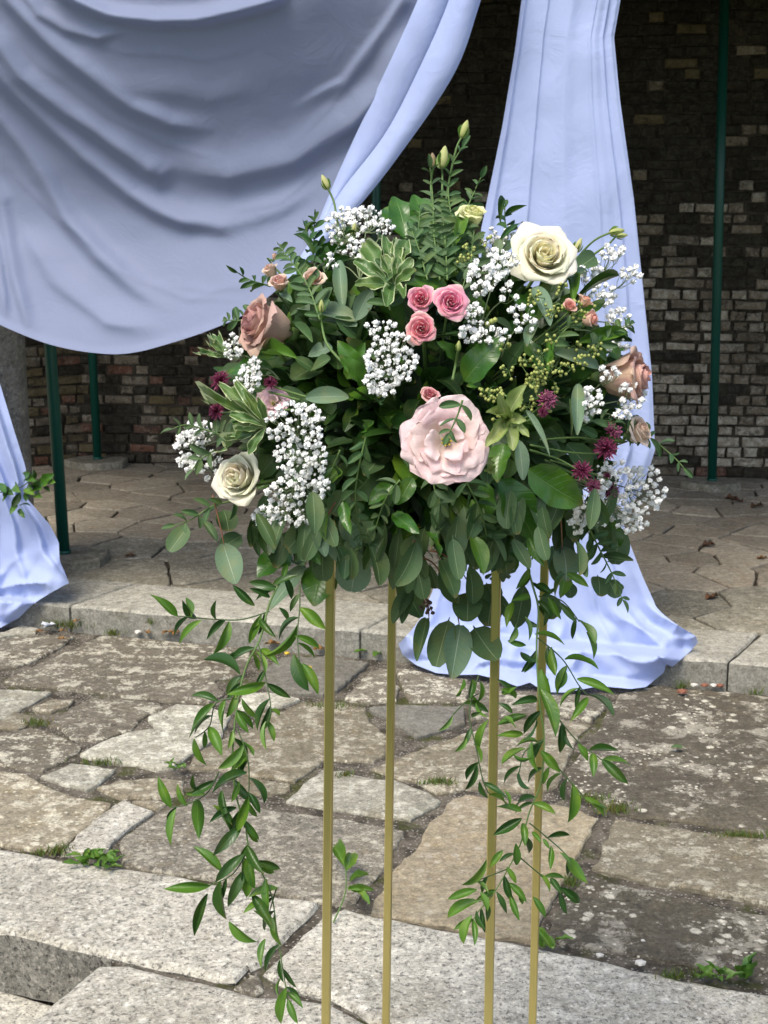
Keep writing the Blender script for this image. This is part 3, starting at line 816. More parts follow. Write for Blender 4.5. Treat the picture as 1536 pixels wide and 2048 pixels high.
def belly(x, y): return np.interp(y + 150 * ((np.asarray(x) - 260) / 480.0) ** 2, TY, TB)
base = belly(X, Y)
base *= smooth(X, 1000, 600)
c15 = lambda pts: [(x / 1.536, y / 1.536) for x, y in pts]
FOLDS = [  # polyline in the photograph, amplitude, half width above, half width below, fade at start, fade at end
 (c15([(120, -60), (230, 5), (330, 42), (480, 70), (600, 62), (720, 35), (850, -5), (900, -40)]), .060, 26, 13, .1, .1),
 (c15([(-60, -120), (20, 0), (110, 92), (170, 150), (260, 230), (400, 330), (520, 385), (690, 395)]), .045, 34, 14, .05, .25),
 (c15([(30, -80), (120, 40), (200, 90), (300, 120), (420, 80)]), .022, 22, 12, .1, .3),
 (c15([(-160, 0), (0, 150), (60, 225), (200, 345), (350, 455), (480, 540), (506, 590)]), .055, 40, 18, .05, .10),
 (c15([(-180, 60), (0, 235), (100, 335), (250, 490), (400, 600), (560, 680), (755, 720)]), .050, 38, 17, .05, .22),
 (c15([(-160, 200), (0, 370), (80, 470), (150, 580), (200, 670), (300, 790), (420, 890), (550, 960)]), .045, 36, 18, .05, .3),
 (c15([(-150, 380), (0, 620), (40, 850), (100, 1055)]), .028, 26, 10, .1, .2),
 (c15([(-80, 560), (-10, 760), (18, 1000)]), .025, 16, 9, .1, .2),
 (c15([(400, 440), (520, 500), (700, 535), (900, 485), (1080, 375), (1190, 270), (1300, 40)]), .050, 60, 34, .30, .15),
 (c15([(1260, -40), (1195, 60), (1110, 175), (1055, 255), (980, 292), (870, 352)]), .022, 26, 11, .1, .3),
 (c15([(520, 640), (680, 690), (860, 640), (1000, 560)]), .020, 40, 25, .3, .3),
 (c15([(200, 180), (420, 270), (640, 300), (820, 260)]), .014, 45, 26, .3, .3),
 (c15([(60, 700), (180, 860), (330, 980), (520, 1020)]), .018, 36, 24, .2, .3),
]
D = base.copy()
wob = vnoise(X, Y, 120, 1)
for pts, amp, wu, wl, f0, f1 in FOLDS:
    d, t = seg_field(X, Y + wob * 8, pts)
    w = np.where(d > 0, wl, wu) * .72
    D += 1.08 * amp * np.exp(-(d / w) ** 2) * smooth(t, 0, f0 + .001) * smooth(t, 1, 1 - f1)
THIN = [([(0, 40), (90, 130), (210, 230), (330, 290), (470, 320)], .007), ([(-20, 300), (110, 430), (240, 540), (380, 600), (520, 610)], .008), ([(300, 560), (420, 590), (540, 560), (620, 500)], .006),
 ([(620, 330), (700, 260), (780, 150), (820, 40)], .008), ([(560, 300), (660, 220), (740, 110), (780, 10)], .007), ([(120, 60), (250, 110), (400, 120), (560, 80)], .006), ([(20, 420), (100, 560), (210, 640), (330, 650)], .007), ([(450, 420), (560, 400), (650, 330)], .006)]
for pts, amp in THIN:
    d, t = seg_field(X, Y + wob * 14, pts)
    D += .6 * amp * np.exp(-(d / np.where(d > 0, 5, 12)) ** 2) * smooth(t, 0, .25) * smooth(t, 1, .75)
D += 0.003 * vnoise(X, Y, 55, 2) + 0.008 * vnoise(X + Y * .6, Y * 1.8, 170, 3)
D += 0.012 * np.exp(-((Y - yb[None, :]) / 10) ** 2)           # rolled hem
pts = []
for j in range(NY):
    for i in range(NX):
        pts.append(P(X[j, i], Y[j, i], tplane(X[j, i], Y[j, i], 0.36 + D[j, i])))
root = empty('swag_drape', (mid.x, mid.y - .2, 2.9))
tag(root, 'large sheer white cloth hung as a deep swag across the stage front', 'drape')
obj('cloth', grid_mesh('cloth', pts, NX, NY, M_sheer), root, Matrix())
b1 = [(905, -180), (846, -26), (800, 80), (755, 176), (677, 345), (612, 495), (553, 565)]
b2 = [(955, -180), (905, 0), (840, 150), (775, 273), (690, 384), (630, 480), (570, 572)]
b3 = [(1020, -180), (962, 0), (907, 150), (783, 332), (686, 450), (625, 519), (575, 583)]
def band(name, e0, e1, off, amp, n=70, m=12):
    a = spline([(x, y, 0) for x, y in e0], n); b = spline([(x, y, 0) for x, y in e1], n)
    pts = []
    for j in range(n):
        for i in range(m):
            s = i / (m - 1); q = a[j].lerp(b[j], s)
            by = float(belly(q.x, q.y)) * float(smooth(np.array(q.x), 1000, 600))
            dd = by + off + amp * math.sin(math.pi * s) ** .7 + .006 * mnoise.noise(Vector((q.x / 40, q.y / 90, off * 99)))
            pts.append(P(q.x, q.y, tplane(q.x, q.y, 0.36 + dd)))
    obj(name, grid_mesh(name, pts, m, n, M_cloth), root, Matrix())
band('gathered_edge', b1, b2, 0.050, 0.03)
band('gathered_edge', [(x - 6, y - 4) for x, y in b2], b3, 0.075, 0.035)

# ---- drapes that fall to the ground
def fall(name, label, Lb, Rb, ytop, yrow, bottom, off, pleats, nx, ny, seed, amp, waist, hi=None):
    bu = np.linspace(0, 1, nx)
    seglen = np.concatenate([[0], np.cumsum(np.hypot(*(np.diff(np.array(bottom, float), axis=0)).T))]); seglen /= seglen[-1]
    bx = np.interp(bu, seglen, [p[0] for p in bottom]); by = np.interp(bu, seglen, [p[1] for p in bottom])
    Xg = np.zeros((ny, nx)); Yg = np.zeros((ny, nx)); vs = np.linspace(0, 1, ny)
    for j, v in enumerate(vs):
        if v < .82:
            y = ytop + (yrow - ytop) * v / .82
            l = np.interp(y, [p[1] for p in Lb], [p[0] for p in Lb]); r2 = np.interp(y, [p[1] for p in Rb], [p[0] for p in Rb])
            Xg[j] = l + (r2 - l) * bu; Yg[j] = y
        else:
            t = (v - .82) / .18
            l = np.interp(yrow, [p[1] for p in Lb], [p[0] for p in Lb]); r2 = np.interp(yrow, [p[1] for p in Rb], [p[0] for p in Rb])
            x0 = l + (r2 - l) * bu
            te = t ** .85
            Xg[j] = x0 + (bx - x0) * (t ** 1.25); Yg[j] = yrow + (by - yrow) * te
    U = np.tile(bu, (ny, 1)); V = np.tile(vs[:, None], (1, nx))
    D = np.zeros_like(U)
    Uw = U + 0.035 * vnoise(U * 300, V * 900, 260, seed)
    for c, w, a in pleats:
        d = Uw - c
        D += a * np.exp(-np.abs(d / np.where(d > 0, w * .45, w)) ** 1.6)
    rs_ = random.Random(seed)
    for q_ in range(4):
        c_ = rs_.uniform(.04, .97); d = Uw - c_ + .03 * (V - .5) * rs_.uniform(-1, 1)
        D += .007 * np.exp(-np.abs(d / np.where(d > 0, .006, .022)) ** 1.5)
    D *= np.interp(Yg, [ytop, waist - 250, waist, waist + 120, 1400], [.7, 1.0, 1.2, 1.5, 1.2]) * amp
    D += .010 * vnoise(Xg, Yg, 60, seed + 1) * smooth(V, .55, .85) + .012 * vnoise(Xg * 1.3, Yg, 110, seed + 2)
    bot = smooth(V, .80, .95)
    D += bot * (.040 * np.abs(vnoise(Xg * 1.3 + Yg * .5, Yg * .35, 48, seed + 3)) + .035 * np.abs(vnoise(Xg, Yg * .6, 105, seed + 4)))
    fx = vnoise(Xg, Yg, 60, seed + 5)
    D += smooth(V, .80, .94) * .045 * (1 - np.abs(vnoise(Xg * .9 + Yg * .8, Yg * 1.2 - Xg * .35, 85, seed + 8))) ** 5
    D += smooth(V, .72, .95) * .04 * np.abs(np.sin(Uw * math.pi * 6.5 + fx * .9)) ** 1.5
    pts = []
    for j in range(ny):
        for i in range(nx):
            x, y = Xg[j, i], Yg[j, i]
            t = tplane(x, y, (off if hi is None else float(np.interp(y, [500, 850], [hi, off]))) + D[j, i])
            edge = 1.0 if vs[j] < .97 else (1 - vs[j]) / .03
            if y > 900: t = min(t, thit(x, y) - .015 - .8 * max(D[j, i], 0) * edge * float(bot[j, i]))
            p = P(x, y, t)
            pts.append(p)
    r0 = empty(name, (pts[nx // 2].x, pts[nx // 2].y, 0.0))
    tag(r0, label, 'drape')
    obj('cloth', grid_mesh('cloth', pts, nx, ny, M_cloth), r0, Matrix())
    return r0
fall('long_drape', 'long white cloth hanging from the column behind the flowers and pooling over the step',
     [(1062, -230), (1043, 0), (1030, 100), (1005, 250), (962, 460), (940, 700), (915, 1000), (890, 1110), (862, 1190), (852, 1210)],
     [(1262, -230), (1241, 0), (1228, 75), (1240, 200), (1268, 400), (1304, 750), (1310, 900), (1288, 970), (1246, 1040), (1252, 1067), (1284, 1150), (1316, 1221)],
     -230, 1205, [(797, 1288), (805, 1310), (832, 1330), (872, 1346), (915, 1350), (955, 1349), (1000, 1360), (1035, 1373), (1060, 1365), (1090, 1384), (1130, 1385), (1200, 1372), (1262, 1378), (1292, 1374), (1328, 1345), (1332, 1328), (1345, 1334), (1380, 1303), (1396, 1285), (1392, 1272), (1375, 1262)],
     0.22, [(.04, .05, .02), (.24, .16, .020), (.52, .20, .024), (.80, .18, .026), (.97, .05, .012)], 130, 210, 20, 1.0, 1020)
fall('gathered_drape', 'white cloth tied with leafy garland in front of the weathered column',
     [(-210, -210), (-260, 300), (-330, 700), (-240, 900), (-140, 985), (-240, 1060), (-330, 1150)],
     [(-70, -210), (-70, 400), (-40, 690), (0, 768), (28, 860), (50, 930), (57, 968), (46, 988), (70, 1015), (100, 1050), (118, 1085)],
     -210, 1090, [(-400, 1235), (-250, 1262), (-100, 1268), (0, 1256), (38, 1236), (62, 1212), (78, 1200), (108, 1182), (138, 1166), (128, 1140), (120, 1125)],
     0.26, [(.10, .08, .03), (.28, .07, .03), (.42, .06, .03), (.55, .05, .035), (.66, .05, .035), (.78, .06, .04), (.91, .05, .035)], 110, 210, 40, 1.0, 985, hi=.135)

# ================================================================== FLOWER STAND
legs = [((661, 1190), (652, 2048), 2.10), ((990, 1310), (977, 2048), 2.04), ((1080, 1480), (1065, 2048), 2.30), ((785, 1190), (772, 2048), 2.36)]
ZT = 1.235
tops, feet = [], []
for a, b, Yl in legs:
    p, q = onY(*a, Yl), onY(*b, Yl)
    d = (p - q) / (p.z - q.z)
    tops.append(q + d * (ZT - q.z)); feet.append(q + d * (0.006 - q.z))
cst = sum(feet, Vector()) / 4
stand = empty('flower_stand', (cst.x, cst.y, 0.0))
tag(stand, 'tall square flower stand of slim brass coloured bars carrying the arrangement', 'flower stand')
def bar(a, b, h, name):
    d = (b - a).normalized()
    ref = (tops[1] - tops[0]).normalized()
    x = (ref - d * ref.dot(d))
    if x.length < .3: x = Vector((0, 0, 1)) - d * d.z
    x.normalize(); y = d.cross(x)
    m = MB(); e = 0.0016; v = []
    for p in (a, b):
        for sx, sy in ((-h + e, -h), (h - e, -h), (h, -h + e), (h, h - e), (h - e, h), (-h + e, h), (-h, h - e), (-h, -h + e)):
            v.append(p + x * sx + y * sy)
    f = [(i, (i + 1) % 8, 8 + (i + 1) % 8, 8 + i) for i in range(8)] + [tuple(range(8))[::-1], tuple(range(8, 16))]
    m.add(v, f)
    obj(name, m.build(name, M_brass, False), stand, Matrix())
H = 0.0066
for a, b in zip(feet, tops): bar(a, b, H, 'leg')
for i in range(4):
    a, b = tops[i], tops[(i + 1) % 4]; d = (b - a).normalized() * (H + .0005)
    bar(a + d, b - d, H - .0006, 'top_rail')
    a, b = feet[i] + Vector((0, 0, H)), feet[(i + 1) % 4] + Vector((0, 0, H)); d = (b - a).normalized() * (H + .0005)
    bar(a + d, b - d, H - .0006, 'base_rail')
m = MB(); zt = ZT + .004
v = [Vector((p.x, p.y, z)) for z in (zt, zt + .003) for p in tops]
m.add(v, [(3, 2, 1, 0), (4, 5, 6, 7)] + [(i, (i + 1) % 4, 4 + (i + 1) % 4, 4 + i) for i in range(4)])
obj('plate', m.build('plate', M_brass, False), stand, Matrix())

# ================================================================== LEAVES
def leaf(name, prof, mat, fold=0.25, arch=0.6, twist=0.0, wave=0.0, nl=9, seed=0):
    """unit leaf: base at the origin, tip at (0,1,0), half width 0.5 in x, upper side +z"""
    q = random.Random(seed)
    rows = []; y = z = 0.0; ang = arch * 0.5
    for i in range(nl):
        t = i / (nl - 1)
        w = max(prof(t), 0.012) * 0.5
        rows.append((y, z, ang, w, t))
        y += math.cos(ang) / (nl - 1); z += math.sin(ang) / (nl - 1); ang -= arch / (nl - 1)
    yt, zt = rows[-1][0], rows[-1][1]; L = math.hypot(yt, zt); ca, sa = yt / L, zt / L
    v, uv, f = [], [], []
    side = q.uniform(-.06, .06)
    for y, z, a, w, t in rows:
        for s in (-1, -.5, 0, .5, 1):
            ff = fold * abs(s) + wave * math.sin(t * 14 + s * 2 + seed) * abs(s)
            x = s * w * math.cos(min(1.2, abs(ff))) ; h = abs(s) * w * ff
            tw = twist * (t - .3)
            x, h = x * math.cos(tw) - h * math.sin(tw), x * math.sin(tw) + h * math.cos(tw)
            x += side * math.sin(t * math.pi)
            yy, zz = y - h * math.sin(a), z + h * math.cos(a)
            v.append((x, (yy * ca + zz * sa) / L, (-yy * sa + zz * ca) / L)); uv.append((s, t))
    for j in range(nl - 1):
        for i in range(4): f.append((j * 5 + i, j * 5 + i + 1, (j + 1) * 5 + i + 1, (j + 1) * 5 + i))
    return mesh(name, v, f, mat, uv)
lance = lambda t: (math.sin(math.pi * min(1, t * .97 + .03)) ** .9) * (1.12 - .35 * t)
ovate = lambda t: math.sin(math.pi * (t ** .75) * .985 + .02) ** .75
rnd_ = lambda t: (max(0.0, 1 - ((t - .56) / .46) ** 2) ** .5) if t > .1 else t * .8
ell = lambda t: max(0.0, math.sin(math.pi * min(1, t * .96 + .02))) ** .65
obov = lambda t: max(0.0, math.sin(math.pi * (t ** 1.5) * .97 + .03)) ** .7 if t < .97 else .25
LV = {}
def lset(key, name, prof, mat, n, **kw):
    LV[key] = [leaf(name, prof, mat, seed=i * 5 + len(key), **{k_: (v_ if not isinstance(v_, tuple) else random.uniform(*v_)) for k_, v_ in kw.items()}) for i in range(n)]
lset('ruscus', 'leaf', lance, M_ruscus, 6, fold=(.15, .45), arch=(.3, 1.1), twist=(-.8, .8))
lset('druscus', 'leaf', lance, M_ruscus2, 5, fold=(.15, .45), arch=(.3, 1.1), twist=(-.8, .8))
lset('euc', 'leaf', rnd_, M_euc, 5, fold=(.05, .2), arch=(.1, .5), twist=(-.3, .3), nl=11)
lset('euc2', 'leaf', ell, M_euc2, 5, fold=(.08, .3), arch=(.2, .6), twist=(-.4, .4), nl=11)
lset('eucl', 'leaf', ell, M_euc, 5, fold=(.08, .3), arch=(.2, .6), twist=(-.4, .4), nl=11)
lset('parv', 'leaf', ell, M_parv, 5, fold=(.1, .35), arch=(.2, .6), twist=(-.4, .4), nl=7)
lset('salal', 'leaf', ovate, M_salal, 5, fold=(.15, .35), arch=(.3, .9), twist=(-.3, .3), wave=.12, nl=11)
lset('bright', 'leaf', ovate, M_bright, 4, fold=(.2, .45), arch=(.3, .9), twist=(-.4, .4), wave=.1, nl=10)
lset('pitto', 'leaf', obov, M_pitto, 5, fold=(.15, .4), arch=(.2, .7), twist=(-.2, .2), wave=.22, nl=12)
lset('pale', 'leaf', ell, M_pale, 4, fold=(.15, .4), arch=(.2, .6), twist=(-.2, .2), wave=.2, nl=12)
lset('fill', 'leaf', ell, M_fill, 6, fold=(.1, .4), arch=(.2, .9), twist=(-.4, .4), nl=5)
lset('dead', 'leaf', ovate, M_dead, 3, fold=(.15, .35), arch=(.2, .5), twist=(-.3, .3), wave=.25)
lset('deadd', 'leaf', ovate, M_deadd, 3, fold=(.15, .35), arch=(.2, .5), twist=(-.3, .3), wave=.25)
lr = random.Random(21)
def frame(a, b, N, width):
    y = b - a; L = y.length; y = y / L
    z = N - y * N.dot(y)
    if z.length < .05: z = y.orthogonal()
    z.normalize(); x = y.cross(z)
    M = Matrix(((x.x * width, y.x * L, z.x * L, a.x), (x.y * width, y.y * L, z.y * L, a.y), (x.z * width, y.z * L, z.z * L, a.z), (0, 0, 0, 1)))
    return M
def rv(s=1.0): return Vector((lr.uniform(-s, s), lr.uniform(-s, s), lr.uniform(-s, s)))
def put_leaf(key, a, b, width, parent, N=None, name='leaf', spread=.55):
    if N is None: N = -FW * .75 + Vector((0, 0, .55)) + rv(spread)
    return obj(name, lr.choice(LV[key]), parent, frame(a, b, N, width))
def depth_world(px, py, lift=0.0):
    q = 1 - ((px - 860) / 445) ** 2 - ((py - 790) / 375) ** 2
    return 2.22 - 0.25 * math.sqrt(max(0.0, q)) - lift
def A(px, py, lift=0.0): return P(px, py, depth_world(px, py, lift))

# ---- greenery: the mass that holds everything
cen_arr = P(860, 830, 2.22)
green = empty('greenery_mound', (cen_arr.x, cen_arr.y, ZT + .008))
tag(green, 'dense mound of mixed green leaves filling the arrangement on the stand', 'foliage')
m = MB()
v, f = [], []
for j in range(9):
    th = math.pi * j / 8
    for i in range(16):
        ph = 2 * math.pi * i / 16
        v.append(cen_arr + Vector((math.sin(th) * math.cos(ph) * .15, math.sin(th) * math.sin(ph) * .13, math.cos(th) * .13)))
for j in range(8):
    for i in range(16): f.append((j * 16 + i, (j + 1) * 16 + i, (j + 1) * 16 + (i + 1) % 16, j * 16 + (i + 1) % 16))
m.add(v, f)
obj('unseen_foam_core', m.build('unseen_foam_core', M_foam), green, Matrix())  # unseen dark foam ellipsoid, added to block light inside the mound
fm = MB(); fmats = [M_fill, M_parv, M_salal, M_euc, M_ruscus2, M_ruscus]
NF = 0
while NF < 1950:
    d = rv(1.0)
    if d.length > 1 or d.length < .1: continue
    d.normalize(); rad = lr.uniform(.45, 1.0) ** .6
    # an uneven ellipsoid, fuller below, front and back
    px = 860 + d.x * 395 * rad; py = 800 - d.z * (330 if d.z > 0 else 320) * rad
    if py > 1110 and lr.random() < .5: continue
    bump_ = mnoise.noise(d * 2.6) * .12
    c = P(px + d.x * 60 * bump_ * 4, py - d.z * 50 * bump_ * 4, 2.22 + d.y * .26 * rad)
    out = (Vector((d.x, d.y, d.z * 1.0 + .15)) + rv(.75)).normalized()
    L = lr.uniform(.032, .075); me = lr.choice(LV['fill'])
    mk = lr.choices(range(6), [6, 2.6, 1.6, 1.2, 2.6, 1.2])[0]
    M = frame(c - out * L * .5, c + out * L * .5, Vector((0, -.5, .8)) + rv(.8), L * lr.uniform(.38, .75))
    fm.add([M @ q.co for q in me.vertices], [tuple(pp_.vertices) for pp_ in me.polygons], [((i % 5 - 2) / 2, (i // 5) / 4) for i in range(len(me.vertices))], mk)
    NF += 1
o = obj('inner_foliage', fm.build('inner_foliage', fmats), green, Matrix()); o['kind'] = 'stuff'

# ---- individual broad leaves and sprigs, traced
K1 = lambda x, y: (300 + x / 2.743, 200 + y / 2.743)
K2 = lambda x, y: (800 + x / 2.56, 200 + y / 2.56)
K3 = lambda x, y: (300 + x / 2.743, 700 + y / 2.743)
K4 = lambda x, y: (800 + x / 2.56, 700 + y / 2.56)
K5 = lambda x, y: (280 + x / 2.16, 1100 + y / 2.16)
K6 = lambda x, y: (800 + x / 2.16, 1100 + y / 2.16)
KS = {1: (K1, 2.743), 2: (K2, 2.56), 3: (K3, 2.743), 4: (K4, 2.56), 5: (K5, 2.16), 6: (K6, 2.16)}
BIG = [  # crop, kind, base x,y, tip x,y, width (crop pixels), lift
 (1, 'euc2', 1140, 1210, 800, 1150, 120, .02), (1, 'euc2', 1060, 1150, 1040, 880, 80, .03), (1, 'euc2', 1130, 1205, 1215, 1040, 100, .03),
 (1, 'eucl', 890, 1180, 1000, 1030, 95, .05), (1, 'euc2', 950, 1210, 1135, 1240, 100, .0), (1, 'salal', 670, 1470, 420, 1500, 95, .03), (1, 'bright', 620, 1400, 810, 1420, 85, .05),
 (1, 'salal', 1170, 1520, 1030, 1320, 110, .06), (1, 'salal', 1080, 1530, 1180, 1330, 90, .03), (1, 'salal', 1400, 760, 1340, 530, 150, -.02), (1, 'salal', 1520, 760, 1450, 520, 150, -.03),
 (1, 'salal', 1370, 740, 1290, 590, 120, -.03), (1, 'eucl', 800, 1100, 850, 1020, 60, .03), (1, 'eucl', 770, 1180, 850, 1130, 50, .02), (1, 'euc2', 700, 1070, 780, 1110, 45, .02),
 (1, 'euc2', 870, 1400, 1000, 1360, 90, .0), (1, 'eucl', 880, 1490, 990, 1420, 100, .02), (1, 'parv', 780, 1230, 890, 1330, 55, .02),
 (2, 'bright', 315, 600, 275, 755, 65, .06), (2, 'salal', 245, 965, 10, 945, 110, .05), (2, 'bright', 220, 900, 325, 860, 70, .05), (2, 'salal', 330, 1440, 535, 1215, 150, .07), (2, 'salal', 280, 1330, 190, 1240, 80, .05),
 (2, 'ruscus', 905, 1245, 1168, 1190, 75, .05), (2, 'druscus', 890, 1035, 1122, 900, 32, .05), (2, 'ruscus', 905, 1110, 1052, 1035, 55, .05), (2, 'euc2', 690, 960, 765, 1155, 92, .07), (2, 'euc2', 690, 1150, 650, 1262, 65, .08),
 (2, 'bright', 870, 905, 885, 1045, 70, .05), (2, 'euc2', 1015, 1370, 795, 1300, 90, .06), (2, 'salal', 1060, 1250, 1120, 1340, 70, .03), (2, 'eucl', 900, 870, 1000, 800, 100, .03), (2, 'euc2', 960, 880, 850, 920, 45, .05),
 (2, 'druscus', 515, 635, 535, 505, 35, .03), (2, 'druscus', 535, 600, 650, 540, 35, .03), (2, 'druscus', 510, 720, 630, 628, 36, .04), (2, 'euc2', 500, 780, 510, 710, 50, .05), (2, 'eucl', 570, 1180, 480, 1130, 80, .03),
 (2, 'salal', 440, 1500, 340, 1465, 70, .05), (2, 'salal', 700, 1100, 560, 1000, 80, .02), (2, 'salal', 640, 1230, 730, 1380, 80, .03), (2, 'salal', 760, 1230, 750, 1420, 45, .08), (2, 'eucl', 960, 1290, 1040, 1170, 70, .02),
 (3, 'euc', 215, 955, 105, 1105, 105, .03), (3, 'euc', 400, 870, 430, 995, 120, .03), (3, 'euc2', 400, 1062, 470, 1282, 140, .05), (3, 'euc', 510, 1010, 390, 1085, 100, .02), (3, 'euc', 890, 945, 755, 1095, 130, .07),
 (3, 'euc', 955, 1015, 950, 1265, 120, .08), (3, 'euc2', 845, 1180, 655, 1428, 95, .07), (3, 'euc2', 1110, 1085, 1105, 1325, 195, .09), (3, 'salal', 960, 1190, 900, 1405, 200, .05), (3, 'salal', 770, 1110, 590, 1250, 170, .04),
 (3, 'euc', 1450, 1015, 1440, 1155, 115, .06), (3, 'eucl', 1395, 1120, 1325, 1305, 90, .07), (3, 'eucl', 1432, 1310, 1335, 1500, 90, .07), (3, 'salal', 1330, 900, 1478, 1002, 85, .08), (3, 'bright', 1040, 650, 945, 745, 90, .07),
 (3, 'euc', 1080, 760, 1000, 900, 130, .05), (3, 'euc', 1000, 1080, 1100, 1060, 90, .05), (3, 'eucl', 650, 1040, 560, 960, 80, .03), (3, 'salal', 700, 960, 590, 900, 90, .04), (3, 'salal', 1180, 440, 1230, 390, 60, .08),
 (3, 'euc2', 1090, 260, 855, 265, 95, .08), (3, 'salal', 1170, 190, 1040, 30, 100, .09), (3, 'eucl', 290, 940, 370, 1050, 45, .02), (3, 'eucl', 600, 1130, 560, 960, 40, .02), (3, 'salal', 1440, 700, 1350, 850, 90, .04),
 (3, 'salal', 1330, 740, 1200, 850, 90, .05), (3, 'euc', 1230, 930, 1160, 1050, 110, .05), (3, 'eucl', 1290, 960, 1240, 1160, 80, .04), (3, 'eucl', 1370, 980, 1340, 1200, 80, .04), (3, 'eucl', 790, 1150, 850, 1180, 70, .06),
 (4, 'euc', 75, 940, 60, 1080, 115, .08), (4, 'euc', 345, 1235, 335, 1390, 140, .11), (4, 'eucl', 205, 1120, 290, 1295, 85, .10), (4, 'euc2', 830, 1005, 850, 1190, 140, .07), (4, 'euc', 1010, 1150, 1020, 1260, 100, .05),
 (4, 'euc', 1060, 1170, 1110, 1270, 90, .04), (4, 'euc', 860, 1180, 870, 1270, 70, .04), (4, 'salal', 500, 660, 690, 975, 190, .10), (4, 'salal', 655, 610, 935, 790, 190, .09), (4, 'salal', 530, 480, 500, 680, 110, .08),
 (4, 'euc2', 910, 175, 905, 435, 68, .12), (4, 'euc2', 645, 310, 765, 545, 42, .12), (4, 'euc2', 605, 460, 630, 665, 68, .11), (4, 'eucl', 868, 250, 875, 440, 26, .10), (4, 'eucl', 1015, 885, 1070, 1025, 80, .06),
 (4, 'eucl', 1030, 1060, 1195, 1078, 40, .06), (4, 'euc', 210, 1060, 340, 1110, 100, .06), (4, 'euc', 130, 900, 100, 1050, 90, .05), (4, 'eucl', 150, 1100, 190, 1220, 70, .07), (4, 'euc', 500, 1060, 560, 1150, 80, .07),
 (4, 'euc', 440, 1190, 480, 1300, 110, .08), (4, 'salal', 60, 960, 100, 935, 50, .06), (4, 'salal', -30, 850, 100, 940, 75, .10), (4, 'eucl', 60, 1220, 10, 1400, 60, .07), (4, 'bright', 840, 1140, 820, 1270, 75, .10),
 (6, 'eucl', 115, 295, 75, 480, 65, .12), (6, 'euc', 215, 288, 155, 505, 108, .11), (6, 'euc2', 262, 325, 222, 555, 125, .13), (6, 'euc', 315, 325, 420, 475, 125, .12), (6, 'euc', 290, 175, 290, 308, 118, .12),
 (6, 'euc', 400, 170, 380, 330, 110, .09), (6, 'euc', 440, 20, 460, 120, 100, .08), (6, 'euc', 690, 10, 710, 150, 110, .06), (6, 'euc', 640, 180, 650, 300, 90, .05),
]
for cr, key, x0, y0, x1, y1, w, lift in BIG:
    K, sc = KS[cr]
    a, b = K(x0, y0), K(x1, y1)
    z0 = depth_world(*a, lift * .6); z1 = depth_world(*b, lift)
    za, zb = min(z0, z1 + .05), min(z1, z0 + .05)
    pa, pb = P(*a, za + .01), P(*b, zb)
    wd_ = w / sc * za / FPX * 1.06
    put_leaf(key, pa, pb, wd_, green, -FW * 1.0 + Vector((0, 0, .45)) + rv(.32))
    # its stalk reaches back into the mound
# leaves hanging over the edge of the stand
env = lambda x: float(np.interp(x, [430, 500, 600, 650, 720, 800, 850, 900, 980, 1060, 1150, 1240], [1060, 1130, 1150, 1190, 1160, 1200, 1250, 1310, 1310, 1230, 1170, 1170]))
for i in range(88):
    x = lr.uniform(440, 1235); top_ = 985
    L = lr.uniform(58, 88); yt = lr.uniform(top_ + L, max(env(x), top_ + L + 5)) if i % 3 else lr.uniform(1040, 1110)
    key = lr.choices(['euc', 'eucl', 'euc2', 'salal', 'parv', 'fill'], [2.5, 3, .6, 2.4, 2, 4])[0]
    zz = lr.uniform(1.98, 2.36)
    a, b = P(x + lr.uniform(-45, 45), yt - L, zz), P(x, yt, zz + lr.uniform(-.02, .02))
    put_leaf(key, a, b, L * lr.uniform(.38, .62) * zz / FPX, green, -FW + Vector((0, 0, .3)) + rv(1.0))
for i in range(44):
    x = lr.uniform(850, 1110) if i < 30 else lr.uniform(600, 720); L = lr.uniform(52, 92); yt = lr.uniform(1050, 1165); zz = lr.uniform(1.95, 2.04)
    key = lr.choices(['euc', 'eucl', 'euc2', 'salal', 'parv', 'ruscus'], [2, 2, 1, 2, 2, 1.5])[0]
    a, b = P(x + lr.uniform(-35, 35), yt - L, zz), P(x, yt, zz + lr.uniform(-.02, .02))
    put_leaf(key, a, b, L * lr.uniform(.35, .55) * zz / FPX, green, -FW + Vector((0, 0, .5)) + rv(.9))
# rosettes of variegated leaves
def rosette(c, tips, key, lift, sc_w, K):
    for x, y, w in tips:
        a = A(*K(*c), lift - .015); b = A(*K(x, y), lift + .02)
        wd_ = w / KS_[K] * (a - CAMP).dot(FW) / FPX
        put_leaf(key, a, b, wd_, green, -FW * .9 + Vector((0, 0, .3)) + (b - a).normalized() * -.4 + rv(.3))
KS_ = {K1: 2.743, K2: 2.56, K3: 2.743, K4: 2.56, K5: 2.16, K6: 2.16}
rosette((1340, 1020), [(1180, 780, 120), (1290, 750, 70), (1275, 850, 90), (1410, 770, 95), (1125, 1010, 80), (1300, 1135, 80), (1440, 870, 75), (1460, 930, 70), (1360, 860, 70), (1120, 880, 80), (1340, 760, 60), (1390, 1090, 60)], 'pitto', .06, 1, K1)
rosette((440, 1420), [(340, 1295, 48), (330, 1345, 42), (252, 1388, 36), (335, 1410, 40)], 'pitto', .03, 1, K1)
rosette((640, 420), [(380, 190, 70), (300, 280, 60), (440, 350, 60), (390, 560, 85), (470, 170, 55), (540, 570, 60), (520, 230, 60), (430, 480, 60), (590, 260, 50)], 'pitto', .06, 1, K3)
rosette((545, 350), [(440, 495, 82), (580, 515, 82), (505, 220, 62), (645, 180, 95), (645, 360, 62), (660, 445, 50), (440, 320, 60)], 'pale', .13, 1, K4)
rosette((440, 620), [(480, 640, 50), (430, 560, 50)], 'pale', .11, 1, K4)

